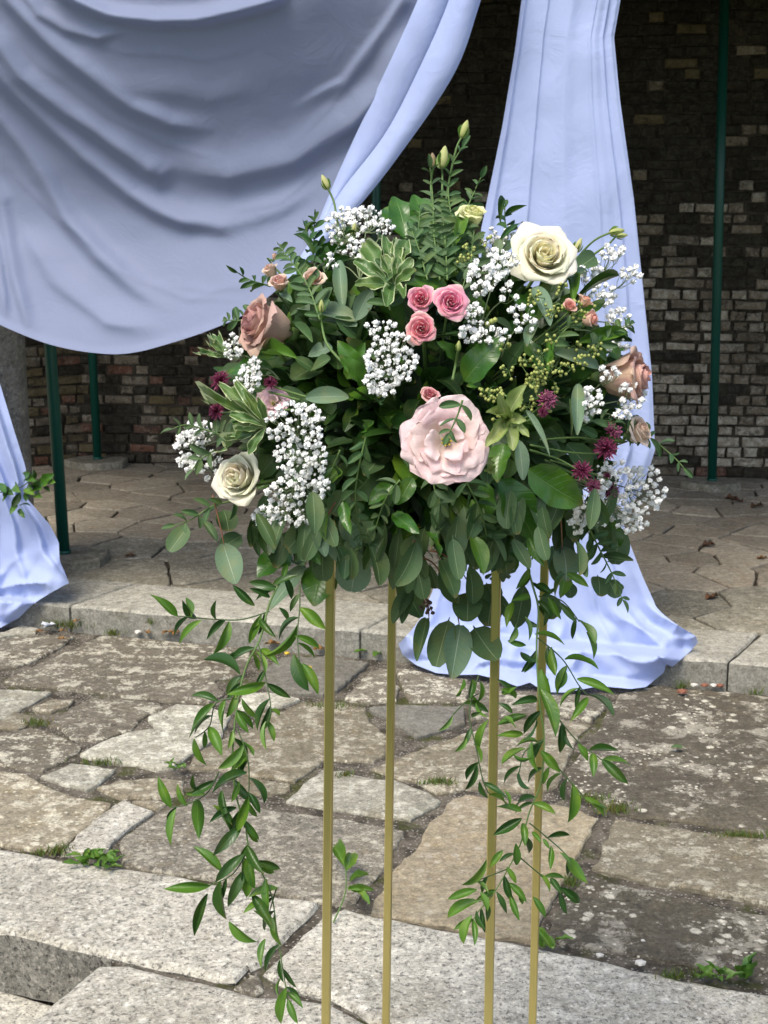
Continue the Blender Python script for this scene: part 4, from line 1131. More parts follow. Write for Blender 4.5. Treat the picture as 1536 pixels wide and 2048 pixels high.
def sprig(parent, path, key, leaf_px, width_ratio, spacing_px, lift=(.05, .05), stem=M_stem, rad=.0016, pair=True, ang=1.0, name='sprig', droop=0.0, taper=.55, start=.0, bend=0.0):
    n = len(path)
    pts = []
    for i, (x, y) in enumerate(path):
        l = lift[0] + (lift[1] - lift[0]) * i / (n - 1)
        pts.append(A(x, y, l))
    ps = spline(pts, max(8, n * 5))
    mb = MB(); mb.tube(ps, rad, rad * .5, 5)
    st = obj(name, mb.build(name, stem), parent, Matrix())
    cum = [0]
    for i in range(1, len(ps)): cum.append(cum[-1] + (ps[i] - ps[i - 1]).length)
    sc = ps[0].y and (ps[0] - CAMP).dot(FW) / FPX
    sp = spacing_px * sc; s = sp * (.4 + start); k_ = 0
    while s < cum[-1]:
        j = max(1, next(i for i in range(len(cum)) if cum[i] >= s))
        t = (s - cum[j - 1]) / (cum[j] - cum[j - 1]); p = ps[j - 1].lerp(ps[j], t); tan = (ps[j] - ps[j - 1]).normalized()
        fr = s / cum[-1]
        side = tan.cross(-FW).normalized()
        if k_ % 2: side = (side * .55 - FW * lr.uniform(-.5, .9)).normalized()
        for sg in ((1, -1) if pair else ((1,) if k_ % 2 == 0 else (-1,))):
            a_ = ang * lr.uniform(.75, 1.2)
            d = (tan * math.cos(a_) + side * sg * math.sin(a_) + rv(.18) + Vector((0, 0, -droop))).normalized()
            L = leaf_px * sc * lr.uniform(.75, 1.15) * (1 - (1 - taper) * fr ** 2)
            put_leaf(key, p, p + d * L, L * width_ratio * lr.uniform(.85, 1.1), st, spread=.8)
        s += sp * lr.uniform(.85, 1.15); k_ += 1
    # end leaf
    put_leaf(key, ps[-1], ps[-1] + (ps[-1] - ps[-2]).normalized() * leaf_px * sc * .7, leaf_px * sc * .7 * width_ratio, st)
    return st
PV = [  # small-leaved eucalyptus
 [(880, 560), (868, 470), (866, 400), (860, 335)], [(915, 545), (905, 450), (897, 385), (905, 330), (925, 295)], [(905, 520), (925, 440), (948, 385), (962, 355)], [(855, 560), (838, 500), (824, 462)],
 [(940, 560), (944, 500), (948, 465)], [(895, 560), (890, 480), (884, 420)], [(732, 873), (714, 955), (712, 1010), (725, 1094)], [(925, 800), (914, 833), (899, 866)],
 [(866, 945), (870, 981), (884, 1010)], [(930, 958), (962, 1024), (976, 1090), (985, 1155)], [(962, 1045), (945, 1090), (938, 1135)], [(1255, 862), (1300, 876), (1345, 912), (1368, 936)],
 [(470, 880), (420, 862), (372, 850), (345, 858)], [(640, 640), (615, 570), (580, 520), (560, 495)], [(520, 625), (485, 640), (455, 640)], [(985, 1040), (1000, 1090), (1015, 1150)], [(430, 900), (400, 920), (385, 940)], [(480, 1000), (430, 1010), (380, 1040), (350, 1050)],
 [(1170, 1040), (1200, 1100), (1225, 1150), (1245, 1200)], [(780, 620), (770, 560), (790, 500)], [(800, 960), (770, 1000), (750, 1060)], [(680, 900), (660, 950), (650, 990)], [(1180, 700), (1230, 665), (1260, 650)],
 [(820, 545), (835, 470), (840, 420)], [(945, 640), (925, 590), (930, 560)], [(1100, 700), (1130, 660), (1150, 650)], [(1150, 860), (1190, 840), (1230, 845)], [(1040, 1000), (1060, 1050), (1080, 1110)],
]
for i, pth in enumerate(PV):
    sprig(green, pth, 'parv' if i % 4 else 'eucl', 40 if i > 5 else 43, .43, 27, (.20, .20) if i == 7 else (.05, .07), pair=True, ang=.95, name='eucalyptus_sprig')
# small ruscus shoots standing up and out of the mound
for pth, n_ in (([(632, 560), (625, 500), (610, 455)], 58), ([(650, 545), (628, 480), (630, 440)], 55), ([(655, 540), (672, 500), (690, 470)], 52), ([(540, 572), (500, 560), (475, 545)], 42), ([(1015, 470), (1010, 440), (1010, 415)], 45)):
    sprig(green, pth, 'druscus', n_, .32, 26, (.02, .02), M_dstem, pair=False, ang=.6, name='ruscus_shoot')
# stems of round eucalyptus hanging below
for pth in ([(670, 1005), (640, 1060), (610, 1130)], [(645, 1045), (660, 1090)], [(828, 1080), (830, 1130), (838, 1180)], [(830, 1110), (870, 1130), (905, 1190)], [(860, 1100), (905, 1120), (940, 1170)], [(905, 1190), (915, 1230), (920, 1260)], [(1120, 1000), (1123, 1060), (1125, 1100)], [(425, 990), (440, 1050), (448, 1090)], [(835, 1180), (855, 1205), (858, 1240)]):
    ps = spline([A(x, y, .06) for x, y in pth], 10); mb = MB(); mb.tube(ps, .0015, .0008, 5)
    obj('stem', mb.build('stem', M_rstem), green, Matrix())
# seed sprays (seeded eucalyptus)
ico = [(0, 0, -1), (.72, -.53, -.45), (-.28, -.85, -.45), (-.89, 0, -.45), (-.28, .85, -.45), (.72, .53, -.45), (.28, -.85, .45), (-.72, -.53, .45), (-.72, .53, .45), (.28, .85, .45), (.89, 0, .45), (0, 0, 1)]
icof = [(0, 2, 1), (1, 5, 0), (0, 3, 2), (0, 4, 3), (0, 5, 4), (1, 10, 5), (2, 6, 1), (3, 7, 2), (4, 8, 3), (5, 9, 4), (1, 6, 10), (2, 7, 6), (3, 8, 7), (4, 9, 8), (5, 10, 9), (6, 11, 10), (7, 11, 6), (8, 11, 7), (9, 11, 8), (10, 11, 9)]
def ball(mb, c, r, m=0, sz=1.0): mb.add([Vector(c) + Vector((p[0], p[1], p[2] * sz)) * r for p in ico], icof, None, m)
for cx, cy, n_, rad_ in ((1098, 610, 34, 45), (1120, 715, 42, 55), (1040, 725, 26, 45), (1000, 775, 28, 40), (1100, 760, 40, 55), (1165, 700, 22, 35), (940, 500, 24, 35), (1060, 810, 22, 35), (1150, 620, 20, 35), (1010, 830, 14, 25)):
    mb = MB(); base = A(cx, cy, .0)
    for g in range(max(3, n_ // 5)):
        c = A(cx + lr.uniform(-1, 1) * rad_, cy + lr.uniform(-1, 1) * rad_ * .7, lr.uniform(.05, .10))
        mb.tube(spline([base, base.lerp(c, .6) + rv(.01), c], 6), .0008, .0006, 4, 1)
        for q in range(7):
            dd = rv(1).normalized(); e = c + dd * lr.uniform(.006, .012)
            mb.tube([c, e], .0006, .0005, 3, 1); ball(mb, e, .0026, 0)
    obj('seed_spray', mb.build('seed_spray', [M_seed, M_stem]), green, Matrix())
mb = MB(); c0 = A(853, 1195, .10)
for q in range(14):
    e = P(*(852 + lr.uniform(-13, 16), 1213 + lr.uniform(-15, 15)), depth_world(853, 1195, .10) + lr.uniform(-.008, .008)); mb.tube([c0, e], .0006, .0005, 3, 1); ball(mb, e, .0030, 0)
obj('berry_cluster', mb.build('berry_cluster', [M_berry, M_rstem]), green, Matrix())
for x, y in ((983, 643), (975, 648), (990, 640)):
    mb = MB(); ball(mb, A(x, y, .07), .0042); obj('berry', mb.build('berry', M_seed), green, Matrix())

# ---- trailing vines
def vine(label, stems, leaves, K, sc, base_xy, seed, depth):
    loc = A(*base_xy, .02)
    root = empty('ruscus_vine', loc)
    tag(root, label, 'vine', None)
    vr = random.Random(seed)
    dp = {}
    def Z(x, y): return depth - .03 * math.sin(y / 130.0 + seed) + .02 * math.sin(x / 60.0 + y / 200)
    for i, s in enumerate(stems):
        ps = spline([P(*K(x, y), Z(*K(x, y))) for x, y in s], 8 * len(s)); mb = MB()
        mb.tube(ps, .0017 if i == 0 else .0011, .0008, 6)
        obj('stem', mb.build('stem', M_dstem if i else M_stem), root, Matrix())
    for (x0, y0, x1, y1) in leaves:
        a, b = K(x0, y0), K(x1, y1); za = Z(*a); zb = za + vr.uniform(-.022, .015)
        pa, pb = P(*a, za), P(*b, zb)
        L = (pb - pa).length
        thin = vr.random() < .22
        key = 'ruscus' if vr.random() < .68 else 'druscus'
        N = -FW * .7 + Vector((0, 0, .5)) + rv(.6)
        if thin: N = rv(1) + Vector((0, 0, .4))
        put_leaf(key, pa, pb, L * vr.uniform(.25, .37) * (1.0 if L > .03 else 1.2), root, N)
    # smaller leaves between the traced ones
    for s in stems:
        ps = spline([P(*K(x, y), Z(*K(x, y)) + .012) for x, y in s], 60)
        tot = sum((ps[i + 1] - ps[i]).length for i in range(59)); cnt_ = int(tot / .031)
        for i in range(cnt_):
            j = min(58, int((i + vr.random()) / cnt_ * 59)); tan = (ps[j + 1] - ps[j]).normalized()
            sd_ = (tan.cross(FW) * vr.choice((-1, 1)) + FW * vr.uniform(-.6, .9)).normalized()
            d = (tan * .7 + sd_ * vr.uniform(.5, 1.0) + Vector((0, 0, -.25))).normalized() * vr.uniform(.026, .046)
            put_leaf('druscus' if vr.random() < .75 else 'ruscus', ps[j], ps[j] + d, d.length * vr.uniform(.22, .34), root)
    return root
VL = [(160, 285, 40, 190), (220, 290, 198, 205), (330, 300, 330, 215), (265, 305, 170, 410), (385, 310, 310, 455), (495, 240, 400, 150), (560, 205, 470, 165), (590, 170, 470, 140), (690, 250, 805, 345), (680, 322, 520, 460), (668, 372, 775, 425), (700, 490, 770, 625), (665, 450, 730, 610), (525, 280, 470, 405), (495, 425, 385, 505), (425, 440, 375, 500), (430, 538, 275, 475), (542, 572, 375, 625), (535, 522, 495, 600), (560, 645, 508, 780), (562, 690, 605, 715), (545, 740, 550, 868), (318, 665, 210, 818), (300, 765, 355, 890), (235, 815, 290, 930), (447, 840, 335, 945), (458, 895, 390, 955), (462, 965, 310, 1052), (440, 830, 492, 890), (368, 650, 360, 790), (412, 620, 372, 725), (440, 640, 510, 725), (135, 1112, 78, 978), (205, 1105, 162, 1008), (155, 1120, 135, 1278), (245, 1075, 255, 1250), (250, 1035, 230, 970), (355, 1040, 400, 1190), (418, 1115, 298, 1180), (315, 1105, 392, 1222), (467, 1060, 415, 1218), (470, 1050, 518, 1138), (435, 1198, 315, 1322), (455, 1170, 515, 1252), (352, 1388, 228, 1280), (452, 1313, 325, 1437), (465, 1280, 537, 1402), (457, 1378, 380, 1542), (442, 1340, 460, 1502), (302, 1450, 100, 1465), (292, 1485, 235, 1668), (350, 1430, 375, 1597), (385, 1605, 508, 1692), (537, 1513, 445, 1572), (545, 1420, 557, 1562), (597, 1463, 465, 1502), (490, 1560, 582, 1652), (485, 1490, 568, 1622), (582, 1580, 617, 1712), (542, 1680, 525, 1808), (605, 1770, 622, 1872), (610, 1850, 600, 1932), (635, 1890, 610, 2047), (640, 1940, 682, 2047), (478, 1300, 498, 1465), (520, 300, 590, 380), (500, 440, 540, 540), (600, 250, 640, 310), (420, 700, 470, 790), (400, 780, 380, 860), (430, 1000, 395, 1090), (575, 150, 690, 110), (620, 130, 640, 60)]
vine('leafy green vine trailing longest, in front of the leftmost stand leg',
     [[(620, 110), (560, 230), (520, 380), (460, 500), (425, 640), (405, 800), (400, 940), (420, 1080), (455, 1190), (470, 1280), (520, 1380), (570, 1500), (590, 1640), (612, 1780), (630, 1890), (640, 1960)],
      [(560, 265), (440, 300), (330, 300), (220, 290), (160, 285)], [(690, 150), (690, 250), (680, 370), (690, 490)], [(340, 960), (290, 1050), (200, 1100), (140, 1112)], [(510, 400), (545, 560), (565, 690), (540, 760)], [(430, 640), (330, 660), (300, 760), (240, 810)], [(420, 770), (465, 900), (470, 1050), (450, 1200)], [(465, 1300), (400, 1400), (300, 1450)], [(590, 1460), (560, 1560)]],
     VL, K5, 2.16, (590, 1110), 3, 2.03)
VR = [(720, 100, 815, 160), (715, 105, 670, 205), (640, 205, 697, 302), (690, 225, 765, 312), (772, 303, 845, 408), (805, 355, 835, 472), (490, 225, 460, 335), (540, 288, 556, 392), (500, 318, 470, 402), (465, 392, 545, 412), (620, 330, 622, 268), (582, 365, 712, 412), (655, 418, 672, 545), (712, 474, 858, 517), (765, 558, 928, 627), (772, 598, 690, 682), (812, 638, 735, 742), (815, 628, 922, 722), (715, 520, 680, 602), (605, 600, 672, 808), (640, 555, 682, 690), (610, 515, 652, 655), (590, 730, 530, 822), (545, 713, 420, 755), (500, 640, 430, 600), (592, 648, 480, 672), (485, 705, 420, 662), (530, 795, 415, 803), (382, 735, 342, 862), (345, 568, 330, 662), (312, 558, 298, 652), (275, 558, 240, 632), (228, 713, 165, 782), (287, 813, 235, 872), (318, 838, 350, 922), (332, 928, 280, 1037), (345, 1000, 382, 1072), (542, 858, 440, 927), (515, 958, 563, 1032), (490, 880, 572, 895), (572, 828, 602, 962), (608, 868, 692, 962), (645, 938, 618, 1012), (695, 968, 638, 1042), (715, 798, 752, 862), (770, 838, 812, 912), (832, 878, 835, 982), (875, 908, 987, 1012), (745, 1008, 725, 1177), (790, 1068, 882, 1152), (450, 1038, 470, 1112), (525, 1128, 410, 1110), (572, 1098, 672, 1140), (525, 1160, 402, 1232), (530, 1180, 540, 1282), (570, 1218, 612, 1267), (500, 1268, 502, 1362), (618, 1248, 647, 1292), (652, 1278, 650, 1382), (690, 1308, 742, 1385), (728, 1328, 812, 1442), (600, 1398, 647, 1477), (650, 1418, 697, 1482), (690, 1458, 772, 1527), (372, 1338, 265, 1447), (445, 1298, 388, 1372), (328, 1428, 382, 1482), (460, 1370, 502, 1442), (468, 1438, 547, 1522), (478, 1488, 517, 1602), (512, 1478, 530, 1532), (418, 1478, 462, 1572), (575, 1498, 628, 1587), (348, 1478, 378, 1562), (332, 1558, 372, 1642), (312, 1578, 275, 1702), (315, 1598, 322, 1712), (332, 1468, 205, 1510), (342, 1518, 205, 1590), (560, 80, 500, 170), (590, 150, 660, 190), (560, 200, 480, 220), (600, 330, 540, 300), (330, 660, 380, 720), (310, 720, 350, 700), (420, 560, 500, 640), (440, 620, 505, 590), (450, 720, 500, 770), (600, 480, 520, 440)]
vine('leafy green vine trailing thickly between the two brass legs nearest the long drape',
     [[(540, 40), (575, 160), (598, 260), (590, 420), (602, 650), (622, 800), (610, 1000), (560, 1130), (520, 1270), (460, 1390), (400, 1490), (340, 1560), (315, 1600)],
      [(595, 380), (700, 470), (770, 580), (812, 630)], [(660, 700), (770, 830), (850, 890), (880, 915)], [(640, 880), (700, 960), (780, 1050), (800, 1075)], [(560, 1180), (680, 1280), (740, 1340)], [(520, 1330), (640, 1430), (700, 1470)], [(340, 540), (300, 700), (330, 860), (360, 1000), (390, 1060)], [(230, 710), (290, 650), (340, 620)], [(600, 200), (700, 220), (775, 310)], [(460, 1380), (330, 1430)], [(400, 1490), (342, 1520)], [(620, 820), (540, 870), (515, 960)]],
     VR, K6, 2.16, (1050, 1110), 9, 2.08)

# ================================================================== FLOWERS
def axis_rot(ax):
    """rotation that turns local +z to the given (right, up, toward camera) axis"""
    w = (RT * ax[0] + UP * ax[1] - FW * ax[2]).normalized()
    return w.to_track_quat('Z', 'Y').to_matrix().to_4x4(), w
fr_ = random.Random(77)
def petal_mesh(theta0, half, rb, rm, h0, h1, curl, nt=8, ns=9, ruffle=0.0, lob=0.0, seed=0, tw=0.03, notch=0.0, inward=0.0, tip=2.0):
    v, uv, f = [], [], []
    for j in range(nt):
        t = j / (nt - 1)
        wd_ = half * math.sqrt(max(0.02, 1 - (max(0, t - .45) / .565) ** tip)) * (0.45 + .55 * min(1, t / .45))
        for i in range(ns):
            s = -1 + 2 * i / (ns - 1)
            th = theta0 + s * wd_
            r = rb + (rm - rb) * (t ** .62)
            h = h0 + (h1 - h0) * math.sin(t * math.pi / 2) ** 1.1
            if t > .62:
                e = (t - .62) / .38
                r += curl * e * e * (1 - .25 * s * s) - inward * e * e * rm; h -= curl * .75 * e ** 2.4
            h += -abs(s) ** 2.2 * lob * t + notch * t * (1 - abs(s)) * -1
            if ruffle:
                nz = mnoise.noise(Vector((s * 1.7 + seed * 3.1, t * 1.4, seed * 1.7)))
                n2 = mnoise.noise(Vector((s * 3.2 + seed, t * 1.6, seed * 2.3)))
                r += ruffle * nz * t; h += ruffle * (nz * .6 + n2 * .8) * t ** 3
            r = max(r, .01) + tw * s * (1 if t > .1 else 0)
            v.append((math.cos(th) * r, math.sin(th) * r, h)); uv.append((s, t))
    for j in range(nt - 1):
        for i in range(ns - 1): f.append((j * ns + i, j * ns + i + 1, (j + 1) * ns + i + 1, (j + 1) * ns + i))
    return mesh('petal', v, f, M_petal, uv)
def lathe(mb, prof, c, ax, n=12, m=0):
    q = ax.to_track_quat('Z', 'Y').to_matrix()
    v, f = [], []
    for z, r in prof:
        for i in range(n):
            a = 2 * math.pi * i / n
            v.append(Vector(c) + q @ Vector((math.cos(a) * r, math.sin(a) * r, z)))
    for j in range(len(prof) - 1):
        for i in range(n): f.append((j * n + i, j * n + (i + 1) % n, (j + 1) * n + (i + 1) % n, (j + 1) * n + i))
    f.append(tuple(range(n))[::-1]); f.append(tuple((len(prof) - 1) * n + i for i in range(n)))
    mb.add(v, f, None, m)
def rose(name, label, px, py, rad_px, ax, inner, outer, lift, n=24, openn=1.0, tall=1.0, pale=1.0, group=None, cat='rose', ruffle=.05, curl=.16, stem_to=None, seed=0):
    Z = depth_world(px, py, lift); Rm = rad_px * Z / FPX
    rot, w = axis_rot(ax)
    loc = P(px, py, Z)
    root = empty(name, loc, rot)
    tag(root, label, cat, group)
    SC = Matrix.Scale(Rm, 4)
    rr = random.Random(seed + 5)
    def kid(nm, me, col=None):
        o = bpy.data.objects.new(nm, me); COL.objects.link(o); o.parent = root; o.matrix_basis = SC
        if col is not None: o.color = col
        return o
    for i in range(n):
        fq = i / (n - 1)
        th = i * 2.39996 + rr.uniform(-.12, .12)
        half = 1.75 - .85 * fq + rr.uniform(-.06, .06)
        rb = .05 + .16 * fq
        rm = (.10 + (.86 * openn + .02) * fq ** .85) * rr.uniform(.95, 1.05)
        h0 = -.62 * tall
        h1 = tall * ((.46 - .12 * fq) - (.42 * openn * max(0, fq - .35) ** 1.3 if openn > .8 else .10 * fq)) + rr.uniform(-.03, .03)
        cu = curl * max(0, fq - .25) * rr.uniform(.5, 1.5)
        col = tuple(inner[k_] + (outer[k_] - inner[k_]) * (fq ** .8) for k_ in range(3))
        col = tuple(c_ * rr.uniform(.94, 1.04) for c_ in col)
        kid('petal', petal_mesh(th, half, rb, rm, h0, h1, cu, ruffle=ruffle * (.3 + fq), lob=.10 * fq, seed=seed * 31 + i, tw=.05, inward=.22 * (1 - fq)), (*col, pale))
    mb = MB()
    lathe(mb, [(-.86 * tall, .05), (-.80 * tall, .16), (-.68 * tall, .19), (-.58 * tall, .12)], (0, 0, 0), Vector((0, 0, 1)), 10)
    kid('calyx', mb.build('calyx', M_stem))
    for i in range(5):
        a = i * 2 * math.pi / 5 + .4
        b = Vector((math.cos(a) * .15, math.sin(a) * .15, -.66 * tall)); e = Vector((math.cos(a) * .62, math.sin(a) * .62, -.50 * tall - .1 * (i % 2)))
        o = bpy.data.objects.new('sepal', LV['ruscus'][i]); COL.objects.link(o); o.parent = root
        o.matrix_basis = SC @ frame(b, e, Vector((0, 0, 1)), .17)
    mb = MB()
    inv = (Matrix.Translation(loc) @ rot).inverted()
    tgt = inv @ (P(*(stem_to or (860, 860)), 2.2))
    s0 = Vector((0, 0, -.84 * tall * Rm)); mb.tube(spline([s0, s0 + Vector((0, 0, -Rm * .7)), s0.lerp(tgt, .5) + Vector((0, 0, -Rm * .5)), tgt], 10), .0028 if rad_px > 40 else .0016, None, 7)
    o = bpy.data.objects.new('stem', mb.build('stem', M_stem)); COL.objects.link(o); o.parent = root
    return root
CREAM_I, CREAM_O = (.96, .91, .62), (.95, .94, .80)
rose('rose', 'large open cream rose facing the viewer above the white sprays near the long drape', 1088, 512, 70, (.10, .30, 1), CREAM_I, CREAM_O, .08, 28, 1.0, .85, curl=.24, seed=1)
rose('rose', 'creamy white rose low on the arrangement beside the thickest white spray', 478, 957, 62, (-.50, .10, 1), (.93, .91, .70), (.94, .93, .76), .06, 26, .86, 1.0, curl=.12, seed=2)
rose('rose', 'dusty mauve pink rose turned sideways in front of the swag, with a yellowish base', 526, 650, 82, (-.95, .25, .55), (.55, .28, .27), (.68, .47, .38), .05, 24, .74, 1.15, curl=.16, seed=3)
rose('rose', 'dusty pink rose turned sideways against the long drape edge and brick wall', 1258, 752, 80, (.97, .05, .40), (.74, .38, .34), (.74, .54, .43), .04, 22, .70, 1.15, curl=.16, seed=4)
rose('rose', 'small pale yellow rose pointing up near the top of the arrangement', 945, 430, 40, (.05, .9, .6), (.82, .82, .36), (.86, .87, .50), .10, 18, .75, 1.1, curl=.14, seed=5)
rose('rose', 'pale peach bloom half hidden by small leaves below the dusty pink side rose', 1278, 862, 42, (.7, .3, .6), (.86, .64, .50), (.90, .76, .66), .06, 18, .85, 1.0, seed=6)
PI, PO = (.78, .10, .25), (.92, .46, .55)
SG = 'small pink spray roses in the middle of the arrangement'
rose('spray_rose', 'small bright pink rose, upper one of the trio nearest the variegated leaves', 841, 598, 33, (-.15, .1, 1), PI, PO, .10, 17, .92, .8, pale=.2, curl=.14, group=SG, seed=7)
rose('spray_rose', 'largest small bright pink rose of the trio, beside the fine white flowers', 902, 604, 36, (.1, .1, 1), (.78, .09, .28), (.93, .44, .56), .11, 25, 1.05, .6, pale=.2, curl=.26, group=SG, seed=8)
rose('spray_rose', 'small bright pink rose, lowest of the trio', 843, 657, 33, (-.05, 0, 1), PI, (.92, .45, .48), .10, 21, 1.0, .7, pale=.1, curl=.20, group=SG, seed=9)
rose('spray_rose', 'small pink rose peeping out directly above the big ruffled bloom', 860, 790, 26, (.05, .6, .8), (.62, .08, .15), (.80, .46, .44), .10, 16, .8, .9, pale=.3, group=SG, seed=10)
BG = 'blush spray rose buds beside the swag'
rose('spray_rose', 'blush cream rosebud above the mauve rose, upper of the touching pair', 541, 540, 26, (-.4, .9, .4), (.80, .48, .38), (.82, .70, .56), .03, 13, .6, 1.1, pale=.5, group=BG, seed=11)
rose('spray_rose', 'blush pink rosebud above the mauve rose, lower of the touching pair', 558, 564, 29, (-.1, .6, .6), (.78, .42, .36), (.82, .64, .52), .05, 14, .7, 1.0, pale=.5, group=BG, seed=12)
rose('spray_rose', 'blush rosebud tucked behind the dark pointed leaves', 626, 556, 30, (.1, .4, .8), (.82, .52, .40), (.88, .72, .58), .04, 14, .8, .9, pale=.5, group=BG, seed=13)
rose('spray_rose', 'tiny peach bud, highest of the blush buds in front of the swag', 549, 512, 11, (.2, 1, .2), (.78, .46, .36), (.80, .60, .46), .02, 9, .5, 1.2, pale=.6, group=BG, seed=14)
CG = 'coral spray roses in front of the long drape'
rose('spray_rose', 'coral pink spray rose bud below the large cream rose, lowest of three', 1182, 638, 27, (.7, .1, .5), (.80, .32, .28), (.88, .60, .50), .10, 14, .7, 1.1, pale=.5, group=CG, seed=15)
rose('spray_rose', 'coral spray rose bud just under the large cream rose, topmost of three', 1171, 602, 22, (.5, .7, .4), (.78, .34, .24), (.84, .58, .42), .09, 12, .7, 1.0, pale=.5, group=CG, seed=16)
rose('spray_rose', 'small coral bud half hidden among yellow green seeds below the cream rose', 1140, 612, 20, (.2, .5, .8), (.76, .28, .22), (.84, .50, .42), .11, 12, .8, .9, pale=.6, group=CG, seed=17)

# ---- big ruffled lisianthus
def lisianthus(label, px, py, rad_px, ax, col, lift, n=15, seed=0):
    Z = depth_world(px, py, lift); Rm = rad_px * Z / FPX
    rot, w = axis_rot(ax); loc = P(px, py, Z)
    root = empty('lisianthus', loc, rot); tag(root, label, 'flower'); SC = Matrix.Scale(Rm, 4)
    rr = random.Random(seed)
    def kid(nm, me, c=None):
        o = bpy.data.objects.new(nm, me); COL.objects.link(o); o.parent = root; o.matrix_basis = SC
        if c is not None: o.color = c
    for i in range(n):
        lay = 0 if i < 7 else (1 if i < 12 else 2)
        rm = (.97, .78, .46)[lay] * rr.uniform(.94, 1.06)
        th = i * 2 * math.pi / (7, 5, 3)[lay] + (0, .5, 1.1)[lay] + rr.uniform(-.15, .15)
        kid('petal', petal_mesh(th, (.80, .88, .95)[lay], .06, rm, -.30, (.0, .09, .17)[lay] + rr.uniform(-.03, .03), .05, 14, 21, (.13, .12, .09)[lay], .0, seed * 13 + i, .04, tip=9.0), (*[c * rr.uniform(.95, 1.03) for c in col], 1.0))
    mb = MB()
    for i in range(7):
        a = i * .9; e = Vector((math.cos(a) * .11, math.sin(a) * .11, .0)); mb.tube([Vector((0, 0, -.4)), e], .012, .010, 5, 0); ball(mb, e, .026, 0)
    kid('stamen', mb.build('stamen', M_yellow))
    mb = MB(); lathe(mb, [(-.5, .04), (-.3, .10), (-.12, .09), (.02, .03)], (0, 0, 0), Vector((0, 0, 1)), 9)
    kid('pistil', mb.build('pistil', M_stem))
    mb = MB(); lathe(mb, [(-.46, .08), (-.42, .12), (-.38, .12)], (0, 0, 0), Vector((0, 0, 1)), 14)
    kid('throat', mb.build('throat', M_burg))
    mb = MB(); mb.tube([Vector((0, 0, -.42)), Vector((.1, -.1, -1.6)), Vector((.1, -.1, -2.6))], .035, .03, 7)
    kid('stem', mb.build('stem', M_stem))
    return root
lisianthus('big ruffled pale pink bloom with open centre, low in the middle of the arrangement', 893, 882, 86, (-.02, -.05, 1), (.92, .73, .74), .13, seed=4)
lisianthus('small pale pink ruffled bloom half buried among variegated leaves', 545, 805, 34, (-.2, .3, 1), (.78, .56, .60), .01, seed=6)

# ---- lisianthus buds on thin stalks
def bud(label, px, py, size_px, ax, stalk, lift, col=(.42, .50, .16)):
    Z = depth_world(px, py, lift); L = size_px * Z / FPX; loc = P(px, py, Z)
    w = (RT * ax[0] + UP * ax[1] - FW * ax[2]).normalized()
    root = empty('flower_bud', loc); tag(root, label, 'flower bud', 'pointed green buds on thin stalks')
    mb = MB(); lathe(mb, [(-.5 * L, .07 * L), (-.38 * L, .19 * L), (-.1 * L, .24 * L), (.2 * L, .18 * L), (.42 * L, .08 * L), (.5 * L, .015 * L)], (0, 0, 0), w, 9)
    me = mb.build('bud', M_petal); o = bpy.data.objects.new('bud', me); COL.objects.link(o); o.parent = root; o.color = (*col, 1)
    for i in range(4):
        a = i * math.pi / 2; q = w.to_track_quat('Z', 'Y').to_matrix()
        b = q @ Vector((math.cos(a) * .1 * L, math.sin(a) * .1 * L, -.5 * L)); e = q @ Vector((math.cos(a) * .26 * L, math.sin(a) * .26 * L, .16 * L))
        o = bpy.data.objects.new('sepal', LV['ruscus'][i]); COL.objects.link(o); o.parent = root
        o.matrix_basis = frame(b, e, q @ Vector((math.cos(a), math.sin(a), 0)), .09 * L)
    mb = MB(); pts = [loc - w * .48 * L] + [A(x, y, lift * .6) for x, y in stalk]
    mb.tube(spline([p - loc for p in pts], 14), .0016, .002, 6)
    o = bpy.data.objects.new('stem', mb.build('stem', M_stem)); COL.objects.link(o); o.parent = root
bud('pointed green bud at the very top of the arrangement', 929, 258, 38, (.35, 1, 0), [(912, 300), (895, 380), (885, 470)], .0)
bud('plump green bud just below the topmost bud', 887, 314, 46, (.15, 1, 0), [(885, 360), (882, 430), (880, 500)], .02, (.46, .52, .20))
bud('brownish withered bud beside the plump bud near the top', 866, 320, 30, (-.1, 1, 0), [(862, 370), (868, 450)], .01, (.22, .14, .10))
bud('pointed bud on a tall stalk in front of the swag', 650, 364, 32, (-.45, 1, 0), [(668, 405), (676, 450), (690, 520)], .0, (.52, .55, .22))
bud('green bud on an arching stalk in front of the long drape', 1234, 463, 32, (1, .2, 0), [(1190, 480), (1160, 510), (1120, 570)], .02)
bud('smaller green bud hanging under the arching bud by the long drape', 1244, 471, 24, (1, .1, 0), [(1215, 490), (1180, 515), (1150, 555)], .02)
bud('small green bud on a curved stalk above the big glossy leaf', 643, 612, 26, (0, 1, .2), [(644, 650), (655, 690), (690, 730)], .07)
bud('little green bud between the pink trio and the ruffled bloom', 917, 692, 22, (.1, 1, .3), [(912, 725), (905, 760)], .10, (.34, .42, .12))
bud('pale yellow bud tucked behind the large cream rose', 1157, 490, 30, (.4, 1, .2), [(1150, 530), (1120, 580)], .01, (.60, .62, .28))
bud('pale green bud within the white spray beside the swag', 708, 458, 26, (.2, 1, .2), [(712, 490), (725, 540)], .01, (.50, .55, .22))

